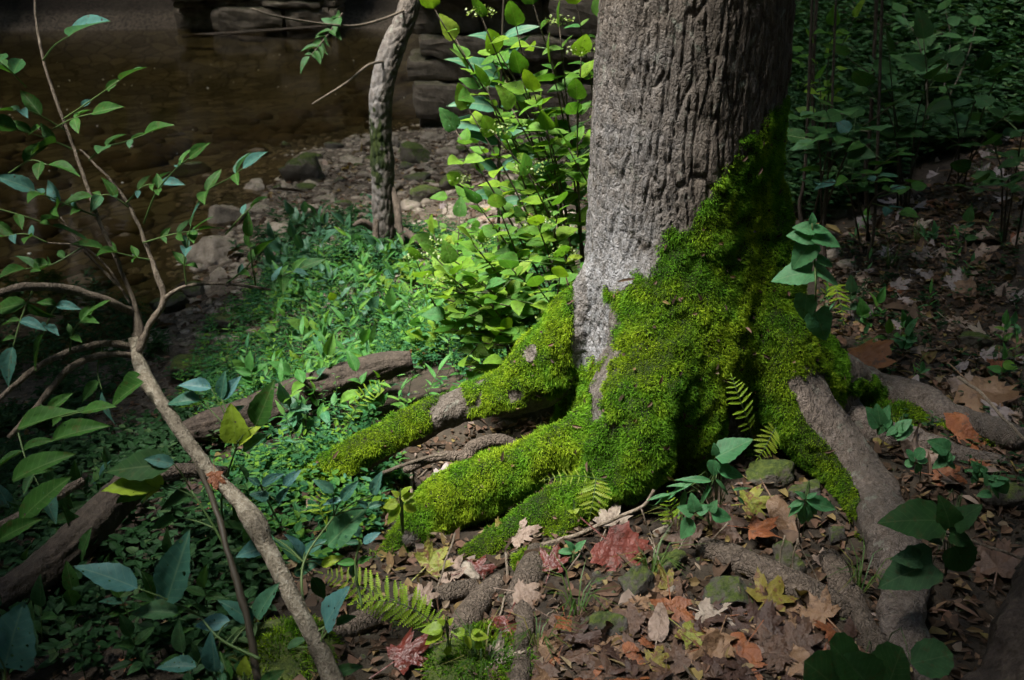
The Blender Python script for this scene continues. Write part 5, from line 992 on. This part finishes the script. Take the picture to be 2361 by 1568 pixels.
# ------------------------------------------------------------------ small plants before and beside the tree
def clump(root, d, label, leaves, mat, shape='ovate', tilt=.5, group=None, name='seedling'):
    g = gp(*root); t = thing(name, g, label, 'plant', group)
    for b, tp in leaves:
        p = at(*b, d); mid = (g + p) / 2; mid[2] = max(mid[2], p[2] - .01); stem_obj(t, [g, mid, p], .0014, .0009, M_STEM, 'stem', 5, 6); px_leaf(t, b, tp, d, mat, shape, 1.0, tilt)
clump((930, 1250), 2.2, 'bright green seedling with round leaves before the mossy root tip', [((925, 1170), (893, 1200)), ((918, 1160), (880, 1168)), ((925, 1150), (955, 1138)), ((920, 1145), (905, 1130)), ((930, 1165), (962, 1180)), ((925, 1140), (945, 1120)), ((915, 1180), (885, 1205)), ((935, 1155), (960, 1155))], G_LIME, 'broad')
clump((1035, 1500), 1.72, 'pale green seedling in front of the pale roots', [((1020, 1450), (970, 1448)), ((1022, 1455), (975, 1480)), ((1035, 1440), (1045, 1425)), ((1060, 1460), (1068, 1462)), ((1025, 1440), (1010, 1425)), ((1030, 1490), (1036, 1515))], G_LIME, 'broad')
clump((1085, 1490), 1.72, 'twin of the pale seedling, on the mossy mound', [((1072, 1460), (1040, 1452)), ((1085, 1462), (1128, 1468)), ((1082, 1468), (1078, 1498)), ((1090, 1462), (1105, 1450)), ((1098, 1480), (1110, 1502))], G_LIME, 'broad')
clump((1320, 1310), 2.08, 'creeping five-leaved plant above the red leaf', [((1320, 1275), (1280, 1270)), ((1322, 1270), (1305, 1245)), ((1325, 1272), (1350, 1245)), ((1326, 1280), (1352, 1280)), ((1322, 1282), (1300, 1302)), ((1330, 1285), (1345, 1300))], G_NET, 'ovate')
clump((1320, 1200), 2.1, 'tiny four-leaved lime plant on the moss', [((1323, 1183), (1310, 1175)), ((1323, 1183), (1335, 1172)), ((1323, 1185), (1312, 1195)), ((1325, 1185), (1338, 1195))], G_LIME, 'broad')
clump((1650, 1200), 2.12, 'arching plant with narrow blue-green leaves below the bulge', [((1640, 1110), (1560, 1095)), ((1600, 1110), (1530, 1135)), ((1580, 1130), (1568, 1190)), ((1560, 1135), (1505, 1160)), ((1630, 1115), (1640, 1160)), ((1650, 1105), (1690, 1140)), ((1640, 1120), (1605, 1165)), ((1690, 1130), (1730, 1120)), ((1700, 1145), (1725, 1170)), ((1545, 1140), (1490, 1145)), ((1560, 1150), (1548, 1165)), ((1590, 1120), (1540, 1112))], G_NET, 'lance')
clump((1660, 1180), 2.14, 'broad-leaved green plant rising in front of the dark cleft', [((1650, 1055), (1735, 1012)), ((1648, 1060), (1640, 1100)), ((1655, 1070), (1690, 1095)), ((1648, 1050), (1650, 1022)), ((1655, 1085), (1720, 1095))], G_NET, 'broad')
clump((1640, 1230), 2.06, 'three-lobed green leaves over the brown leaves', [((1600, 1185), (1565, 1165)), ((1602, 1180), (1598, 1140)), ((1606, 1182), (1640, 1165)), ((1640, 1185), (1690, 1195)), ((1636, 1180), (1655, 1155)), ((1600, 1200), (1560, 1240))], G_NET, 'broad', .7)
clump((1850, 1240), 2.0, 'star-shaped green sprig on a dry stalk', [((1855, 1155), (1812, 1190)), ((1858, 1155), (1935, 1175)), ((1858, 1160), (1868, 1210)), ((1855, 1165), (1848, 1215)), ((1856, 1150), (1835, 1130)), ((1860, 1150), (1885, 1135)), ((1862, 1158), (1890, 1190)), ((1852, 1158), (1815, 1165))], G_NET, 'ovate')
clump((2180, 1330), 1.75, 'dark heart-leaved plant beside the thick bare root', [((2160, 1200), (2030, 1195)), ((2190, 1215), (2180, 1150)), ((2200, 1210), (2260, 1160)), ((2165, 1240), (2110, 1215)), ((2200, 1260), (2240, 1330)), ((2150, 1300), (2020, 1340)), ((2190, 1230), (2250, 1250)), ((2120, 1290), (2060, 1280))], G_DARK, 'heart', .5)
clump((2000, 1580), 1.42, 'large round dark leaves at the bottom of the bank', [((2010, 1590), (1950, 1510)), ((2040, 1600), (2080, 1500)), ((1940, 1600), (1870, 1520)), ((1980, 1560), (1920, 1480)), ((2100, 1530), (2200, 1510))], G_DARK, 'round', .55)
clump((2120, 1120), 2.3, 'leafy sprig between the bare roots at the foot of the slope', [((2110, 1060), (2090, 1040)), ((2112, 1058), (2130, 1035)), ((2115, 1065), (2140, 1060)), ((2108, 1066), (2085, 1070)), ((2112, 1070), (2120, 1090))], G_NET, 'round')
FORK = (('bright small seedling beside the bare right root', (2040, 970), 2.5), ('small rounded seedling above the bare right root', (2070, 990), 2.45), ('fine leafy seedling near the tan leaf', (2180, 1050), 2.35), ('tuft of small green leaves at the slope foot', (2250, 1085), 2.25), ('leafy seedling under the dark stick', (2290, 1120), 2.2))
for lb, c, d in FORK: clump((c[0], c[1] + 40), d, lb, [((c[0] + random.uniform(-14, 14), c[1] + random.uniform(-14, 20)), (c[0] + random.uniform(-40, 40), c[1] + random.uniform(-38, 34))) for _ in range(8)], G_NET, 'broad')
for k in range(34):
    X, Y = random.uniform(1900, 2350), random.uniform(500, 900); g = gp(X, Y); t = thing('path_seedling', g, 'small green seedling among fallen leaves on the path', 'plant', 'seedlings on the path')
    h = random.uniform(.04, .12); o, S = stem_obj(t, [g, g + [random.uniform(-.02, .02), random.uniform(-.02, .02), h]], .0014, .001, M_STEM, 'stem', 5, 6); twig_leaves(t, S, 2, random.uniform(.04, .075), random.choice(('ovate', 'broad', 'lance')), random.choice((G_HERB, G_DARK, G_NET)), .4, True, .1, (0, -.3, 1))
hp = scatter([(640, 1080), (560, 930), (640, 760), (760, 640), (960, 620), (1200, 700), (1150, 880), (1000, 930), (880, 1000), (740, 1080)], 120)
for k, g in enumerate(hp):
    t = thing('tall_herb', g, 'upright narrow-leaved herb standing in the green ground cover', 'plant', 'herbs above the stream'); h = random.uniform(.12, .30)
    o, S = stem_obj(t, [g, g + [random.uniform(-.03, .03), random.uniform(-.04, .02), h * .6], g + [random.uniform(-.07, .07), random.uniform(-.06, .03), h]], .0016, .0009, random.choice((M_STEM, M_STEM, M_DSTEM)), 'stem', 5, 10)
    twig_leaves(t, S, random.randint(3, 5), random.uniform(.055, .10), random.choice(('lance', 'lance', 'ovate')), G_HERB, .2, True, .25, (0, -.2, 1), 1.1)
bl = scatter([(560, 660), (700, 520), (880, 520), (960, 600), (780, 680)], 22)
for k, g in enumerate(bl):
    t = thing('dock_plant', g, 'broad dull-green plant at the top of the beach', 'plant', 'broad plants at the top of the beach'); o, S = stem_obj(t, [g, g + [0, 0, .08], g + [random.uniform(-.05, .05), -.03, .16]], .002, .001, M_STEM, 'stem', 5, 8); twig_leaves(t, S, 3, .13, 'ovate', G_WEED, .1, True, .3, (0, -.4, 1))
bh = scatter([(620, 1000), (560, 880), (660, 720), (800, 620), (1000, 600), (1160, 700), (1120, 860), (960, 920), (840, 980), (700, 1060)], 60)
for k, g in enumerate(bh):
    t = thing('broad_herb', g, 'broad-leaved bright herb standing above the fine ground cover', 'plant', 'broad herbs on the bank'); h = random.uniform(.08, .22); o, S = stem_obj(t, [g, g + [random.uniform(-.02, .02), 0, h * .6], g + [random.uniform(-.06, .06), -.03, h]], .0018, .001, M_STEM, 'stem', 5, 8); twig_leaves(t, S, random.randint(2, 4), random.uniform(.06, .11), random.choice(('ovate', 'broad', 'broad')), random.choice((G_HERB, G_BUSH, G_WEED)), .2, True, .2, (0, -.3, 1))
# grass tufts
M_GRASS = leaf_mat('grass_blade', [(0, (.04, .09, .02)), (.7, (.07, .13, .025)), (1, (.20, .17, .05))], .3, .5, .3, 'attr')
def tuft(X, Y, label, n=22, h=.14, group=None):
    g = gp(X, Y); Vs, Qs, Rs = [], [], []
    for k in range(n):
        a = random.uniform(0, 6.28); o = np.array([math.cos(a), math.sin(a), 0]); hh = h * random.uniform(.5, 1.2); s = np.array([-o[1], o[0], 0]) * .0016; b = len(Vs) * 1; p0 = g + o * .008; p1 = p0 + o * hh * .25 + [0, 0, hh * .6]; p2 = p0 + o * hh * .8 + [0, 0, hh * random.uniform(.35, .8)]; i = sum(len(v) for v in Vs)
        Vs.append(np.array([p0 - s, p0 + s, p1 + s, p1 - s, p2])); Qs += [(i, i + 1, i + 2, i + 3), (i + 3, i + 2, i + 4)]; Rs += [random.random()] * 5
    return tag(link('grass_tuft', mesh('grass_tuft', np.vstack(Vs), Qs, M_GRASS, {'rnd': Rs})), label, 'grass', group)
for X, Y, lb in ((1330, 1420, 'arching grass tuft below the red leaf'), (1240, 1500, 'thin grass tuft among the tan leaves'), (1560, 1230, 'grass blades under the mossy bulge'), (2050, 620, 'bright grass tuft on the path'), (2110, 560, 'grass tuft by the root on the path'), (2260, 420, 'dim grass tuft on the slope'), (1500, 1330, 'sparse grass beside the dark boulder'), (1980, 1370, 'dim grass between the bare roots'), (1110, 1560, 'grass blades on the mossy mound')): tuft(X, Y, lb)
# ------------------------------------------------------------------ fallen leaves
def fl(name, c1, c2, spots=0.0, rough=.55, spec=.35, veins=.0):
    a = NT('fallen_' + name); co = a.obj(); n = a.noise(co, 3.2, 4, .6); r = a.n('ObjectInfo').outputs['Random']
    col = a.mix(a.rmap(n, .35, .65), c1, c2); col = a.mix(a.math('MULTIPLY', r, .4), col, a.mix(.5, col, (.03, .02, .015)))
    sep = a.n('SeparateXYZ', {0: co}); ang = a.math('ARCTAN2', sep.outputs[0], sep.outputs[1]); w = a.math('ABSOLUTE', a.math('SINE', a.math('MULTIPLY', ang, 3.6)))
    col = a.mix(a.rmap(w, .0, .07, .35, 0), col, a.mix(.5, col, (.03, .015, .01)))
    col = a.mix(a.rmap(a.noise(a.n('VectorMath', {0: co, 1: a.n('CombineXYZ', {0: a.math('MULTIPLY', r, 40.0), 1: r}).outputs[0]}, operation='ADD').outputs[0], 4.5, 4, .7), .54, .64, 0, .65), col, (.05, .03, .02))
    if spots: col = a.mix(a.rmap(a.noise(co, 6, 4, .7), .52, .58, 0, 1), col, spots)
    b = a.bsdf(col, rough, spec, a.bump(a.noise(co, 9, 3), .35, .03)); tr = a.n('BsdfTranslucent', {0: col}).outputs[0]; return a.done(a.n('MixShader', {0: .14, 1: b, 2: tr}).outputs[0])
FL = {'red': fl('red', (.11, .026, .019), (.16, .042, .030), rough=.5, spec=.3), 'pale': fl('pale', (.27, .21, .16), (.35, .29, .23)), 'pink': fl('pink', (.20, .14, .105), (.27, .195, .15)), 'tan': fl('tan', (.17, .095, .05), (.23, .14, .08)), 'orange': fl('orange', (.22, .075, .02), (.28, .11, .03)), 'rust': fl('rust', (.16, .05, .02), (.24, .085, .03)),
  'brown': fl('brown', (.065, .036, .022), (.11, .062, .040)), 'dark': fl('dark', (.035, .018, .013), (.065, .034, .024)), 'darkred': fl('darkred', (.07, .014, .010), (.12, .022, .014), rough=.4, spec=.5), 'yellow': fl('yellow', (.28, .20, .05), (.33, .24, .09)), 'mottle': fl('mottle', (.14, .12, .02), (.19, .15, .025), (.10, .045, .02)), 'ygreen': fl('ygreen', (.16, .19, .03), (.24, .22, .04), (.12, .06, .025)), 'grey': fl('grey', (.20, .16, .15), (.30, .25, .24))}
def leaf_on(X, Y, spx, col, label, kind='maple', up=None, tiltc=.35, group=None, lift=.012, d=None, rot=None):
    g = gp(X, Y) if d is None else at(X, Y, d); g = g + [0, 0, lift]; L = px2m(spx, X, Y, g[1]); n = gnorm(g[0], g[1]) if d is None else np.array([0, 0, 1.]); toc = CAMV - g; toc /= np.linalg.norm(toc)
    n = n * (1 - tiltc) + toc * tiltc + RNG.normal(0, .13 if group is None else .30, 3); a = random.uniform(0, 6.28) if rot is None else rot; t = np.array([math.cos(a), math.sin(a), 0]); t = t - n * (t @ n) / (n @ n)
    return tag(link('fallen_leaf', maple_mesh(FL[col], 99 if col == 'red' else random.randrange(7), kind), None, frame(g, t, n, L * random.uniform(.72, 1.08), L, L)), label, 'leaf', group)
HERO = [(1410, 1290, 138, 'red', 'large glossy red maple leaf in front of the mossy roots', 'sycamore', .80, -.9, .045), (1402, 1228, 92, 'pale', 'cream leaf tucked behind the large red leaf', 'maple', .6, 1.2, .03), (1190, 1258, 86, 'pink', 'pinkish leaf standing at the mossy root above the twig', 'maple', .6, .4, .03), (1150, 1262, 66, 'mottle', 'curled yellow-brown leaf left of the pinkish one', 'maple', .7, 1.4, .03), (1978, 862, 118, 'orange', 'orange-brown leaf lying on the bare right root', 'sycamore', .45, .3, .05),
 (2245, 930, 128, 'tan', 'largest tan lobed leaf on the slope', 'sycamore', .55, -1.2, .05), (2215, 1015, 120, 'rust', 'folded rust leaf below the largest tan one', 'sycamore', .5, .5, .03), (2110, 1065, 120, 'pink', 'pinkish tan leaf beside the thick bare root', 'maple', .4, .8, .02), (2165, 1112, 92, 'rust', 'rust leaf next to the pinkish tan one', 'maple', .4, -.4, .02), (2030, 1015, 84, 'mottle', 'yellow and red mottled leaf on the bare roots', 'maple', .5, -1.3, .04), (1632, 1085, 100, 'yellow', 'clear yellow leaf behind the narrow-leaved plant', 'maple', .6, .9, .05),
 (1655, 1222, 110, 'brown', 'broad brown leaf under the three-lobed leaves', 'maple', .5, -1.1, .04), (1722, 1190, 96, 'ygreen', 'yellow-green leaf with brown spots by the brown one', 'maple', .5, .2, .04), (1790, 1212, 120, 'tan', 'long curled tan leaf standing against the dry stalks', 'plain', .75, -1.4, .05), (1590, 1258, 92, 'brown', 'dull folded leaf above the mossy stone', 'maple', .5, 2.2, .03), (1738, 1258, 92, 'rust', 'shiny rust leaf on the bare root', 'maple', .4, -.3, .05), (1888, 1308, 56, 'pink', 'small pink leaf between the bare roots', 'maple', .4, .3, .02),
 (1765, 1405, 122, 'mottle', 'big yellow and brown mottled leaf in the litter', 'maple', .45, .9, .03), (1622, 1438, 98, 'pale', 'pale tan star-shaped leaf in the litter', 'maple', .5, -.5, .03), (1545, 1420, 105, 'rust', 'rusty brown leaf left of the pale star-shaped one', 'maple', .5, -1.6, .03), (1537, 1368, 74, 'mottle', 'small gold and rust leaf by the pale pebble', 'maple', .55, 1.9, .03), (1515, 1478, 96, 'pink', 'narrow pale pink leaf in the litter', 'plain', .55, 1.3, .03), (1465, 1458, 90, 'brown', 'curled brown leaf left of the narrow pink one', 'maple', .5, 2.4, .03),
 (1580, 1482, 92, 'ygreen', 'greenish spotted leaf right of the narrow pink one', 'maple', .5, -.8, .03), (1655, 1492, 96, 'tan', 'tan leaf below the pale star-shaped one', 'maple', .5, -2.0, .03), (1200, 1396, 88, 'pink', 'rosy leaf lying on the pale root', 'maple', .5, -.2, .04), (1165, 1462, 96, 'darkred', 'dark red-brown leaf left of the pale root', 'maple', .45, -1.9, .03), (1152, 1538, 88, 'pale', 'pale greenish leaf near the mossy mound', 'maple', .5, .8, .03), (1255, 1518, 90, 'tan', 'light tan leaf at the foot of the pale root', 'maple', .5, -.4, .03), (1315, 1500, 110, 'dark', 'wide dark leaf beside the light tan one', 'maple', .4, .2, .02),
 (978, 1418, 66, 'pink', 'pink pointed leaf beside the fern', 'maple', .6, 1.3, .05), (925, 1540, 120, 'darkred', 'dark crimson leaf in the deep shade', 'maple', .4, .6, .03), (990, 1322, 84, 'ygreen', 'faded green leaf with holes under the roots', 'maple', .5, .9, .03), (1042, 1338, 88, 'pink', 'dusty pink leaf behind the diagonal twig', 'maple', .5, 1.8, .02), (1092, 1332, 74, 'darkred', 'dark red leaf behind the diagonal twig', 'maple', .5, .2, .02), (1015, 1112, 66, 'grey', 'grey-tan leaf lying in the root hollow', 'maple', .4, .4, .02), (1270, 1322, 80, 'darkred', 'almost black leaf left of the red one', 'maple', .4, 1.2, .02),
 (1835, 1512, 110, 'brown', 'brown leaf near the round dark leaves', 'maple', .45, 1.0, .03), (1895, 1440, 92, 'tan', 'tan leaf against the end of the bare root', 'maple', .45, 2.0, .03), (1765, 1500, 100, 'brown', 'brown leaf under the big mottled one', 'maple', .45, -.7, .02), (1450, 1520, 70, 'rust', 'rolled rust leaf in the dark litter', 'plain', .5, -1.0, .03), (1505, 1540, 80, 'mottle', 'yellow-edged leaf in the dark litter', 'maple', .45, .3, .02), (958, 835, 46, 'orange', 'orange leaf lying on the end of the fallen log', 'maple', .4, .6, .05), (722, 1192, 60, 'pink', 'tan leaf under the long toothed leaf', 'maple', .5, .5, .03), (2295, 1330, 130, 'brown', 'big dim leaf beside the dark heart leaves', 'maple', .4, 1.0, .03), (495, 1095, 50, 'rust', 'rust leaf caught on the pale shrub stem', 'maple', .8, -1.5, .0)]
for X, Y, s, c, lb, kd, tc, rt, lf in HERO: leaf_on(X, Y, s * 1.28, c, lb, kd, None, tc, None, lf, 1.76 if X == 495 else None, rt)
ZONES = [([(1900, 560), (2100, 400), (2361, 280), (2361, 1250), (2150, 1130), (1960, 840)], 95, (.07, .14), ('tan', 'pink', 'pink', 'grey', 'rust', 'pink', 'grey', 'grey', 'pale'), '{} fallen leaf on the shaded path right of the trunk', 'leaves on the path'),
 ([(1120, 1600), (1250, 1440), (1420, 1380), (1650, 1400), (2000, 1440), (1950, 1600)], 110, (.06, .12), ('brown', 'tan', 'dark', 'brown', 'brown', 'dark', 'dark', 'rust'), '{} fallen leaf in the dark litter at the foot of the picture', 'leaves in the dark litter'),
 ([(440, 740), (560, 500), (660, 410), (960, 310), (1300, 320), (1330, 480), (1000, 540), (640, 620)], 42, (.07, .13), ('pink', 'yellow', 'pale', 'tan', 'pink', 'rust', 'grey', 'yellow'), '{} little leaf on the gravel beach', 'leaves on the gravel beach'),
 ([(-40, 1100), (330, 960), (640, 1160), (700, 1500), (300, 1590), (-40, 1590)], 20, (.05, .10), ('brown', 'dark', 'rust', 'pink', 'dark'), '{} fallen leaf in the shade under the leaning shrub', 'leaves under the leaning shrub')]
NAMES = {'tan': 'tan', 'pink': 'pinkish', 'brown': 'brown', 'grey': 'greyish', 'rust': 'rust-coloured', 'dark': 'blackish', 'mottle': 'yellow mottled', 'yellow': 'yellow', 'pale': 'cream', 'ygreen': 'greenish', 'darkred': 'dark red'}
for poly, n, (s0, s1), cs, lb, gr in ZONES:
    for g in scatter(poly, n):
        c = random.choice(cs); X, Y = to_px(g); L = random.uniform(s0, s1) * 1.15; m = px2m(1, X, Y, g[1]); leaf_on(X, Y, L / m, c, lb.format(NAMES[c]), random.choice(('maple', 'maple', 'maple', 'sycamore', 'plain')), None, .22, gr + ', ' + NAMES[c], random.uniform(.006, .02))
# moss cushions on the nearer stones and the mound
def cushion(X, Y, r, label, n=2600):
    g = gp(X, Y); a = RNG.uniform(0, 6.28, n); q = np.sqrt(RNG.random(n)); P = np.c_[g[0] + r * q * np.cos(a), g[1] + r * q * np.sin(a) * .9, np.zeros(n)]; P[:, 2] = H(P[:, 0], P[:, 1]) + r * .26 * np.sqrt(np.clip(1 - q * q, 0, 1)) * (1 + .6 * vn(P * 14, 3))
    N = np.c_[np.cos(a) * q, np.sin(a) * q, 1.2 - q]; N /= np.linalg.norm(N, axis=1)[:, None]; V, Q, rr = moss_blades(P, N, .015, .0016, np.clip(.35 + RNG.normal(0, .25, n), 0, 1), .3)
    V0, F0 = ico(3); D0 = mesh('moss_base', V0 * [r, r * .9, r * .26] + [g[0], g[1], float(H(g[0], g[1])) - .01], F0, M_MROCK); t = thing('moss_cushion', g, label, 'moss'); link('base', D0, t); o = link('moss', mesh('moss', V, Q, M_MOSS, {'rnd': rr}, smooth=False), t); o['kind'] = 'stuff'
for X, Y, r, lb in ((1110, 1530, .13, 'dark mossy mound below the pale seedling'), (860, 1180, .09, 'mossy hump before the root hollow'), (1130, 1060, .07, 'moss tuft on the thin root in the hollow'), (650, 1500, .13, 'dim mossy hump beside the shrub stem'), (2060, 960, .10, 'mossy hollow between the bare roots'), (1230, 1300, .05, 'small moss pad beside the diagonal twig')): cushion(X, Y, r, lb)

# bits of leaf caught in the moss
_k = RNG.choice(len(TV), 260, p=mm * vis / (mm * vis).sum()); _P = TV[_k] + TN[_k] * .010; V, Q, r = leaf_quads(_P, rdir(260), TN[_k] + RNG.normal(0, .3, (260, 3)), .016 * np.exp(RNG.normal(0, .5, 260)), .009, RNG.random(260), .3)
_o = link('caught_litter', mesh('caught_litter', V, Q, M_LITTER, {'rnd': r}, smooth=False)); tag(_o, 'brown leaf crumbs caught in the moss', kind='stuff')

# ------------------------------------------------------------------ say of each repeat which landmark it lies by
MARKS = [('the large red leaf', 1410, 1290), ('the pale star-shaped leaf', 1622, 1438), ('the big mottled leaf', 1765, 1405), ('the dark mossy boulder', 1480, 1352), ('the mossy mound', 1110, 1530), ('the thick bare root', 2050, 1235), ('the largest tan leaf', 2245, 930), ('the orange-brown leaf', 1978, 862), ('the toothed plant', 1878, 640), ('the bent tree', 890, 560), ('the fallen log', 680, 915),
 ('the rotten log', 160, 1260), ('the fork of the shrub', 315, 790), ('the pale shrub stem', 600, 1220), ('the large mossy rock', 706, 392), ('the long flat-topped rock', 493, 582), ('the moss-topped rock', 1045, 420), ('the left mossy root', 1000, 960), ('the foot of the bush', 1230, 800), ('the stone ledge', 1000, 290), ('the round dark leaves', 2000, 1540), ('the wedge-shaped stone', 1690, 1372), ('the pair of fern fronds', 880, 1380), ('the big teal leaf', 245, 1325), ('the end of the bare root', 1925, 1395), ('the pale upright block', 712, 494), ('the wide-leaved shrub', 1980, 480)]
BASE = {'undergrowth_plant': 'dim broad-leaved plant', 'path_seedling': 'small green seedling', 'tall_herb': 'upright narrow-leaved herb', 'broad_herb': 'broad-leaved bright herb', 'dock_plant': 'dull-green dock-like plant', 'stone': 'small brown stone', 'twig': 'thin dry twig'}
for o in list(COL.objects):
    if o.parent or 'group' not in o or o.name.split('.')[0] not in (*BASE, 'fallen_leaf'): continue
    nm = o.name.split('.')[0]
    if nm == 'twig': X, Y = to_px(np.mean([v.co[:] for v in o.data.vertices], 0))
    else: X, Y = to_px(o.matrix_basis.translation[:])
    k = min(MARKS, key=lambda q: math.hypot(q[1] - X, (q[2] - Y) * 1.5)); dx, dy = X - k[1], (Y - k[2]) * 1.5; r = math.hypot(dx, dy); a = int(round(math.degrees(math.atan2(dy, dx)) / 45)) % 8
    side = ('right of', 'before and right of', 'in front of', 'before and left of', 'left of', 'behind and left of', 'behind', 'behind and right of')[a]
    b = BASE.get(nm) or o['label'].split(' leaf')[0].split(' fallen')[0].split(' little')[0] + ' fallen leaf'
    if nm == 'twig' and o['group'].startswith('dry'): b = 'thin dry grass stalk'
    o['label'] = b + (' close by, ' if r < 70 else ', ' if r < 150 else ' well away, ') + side + ' ' + k[0]
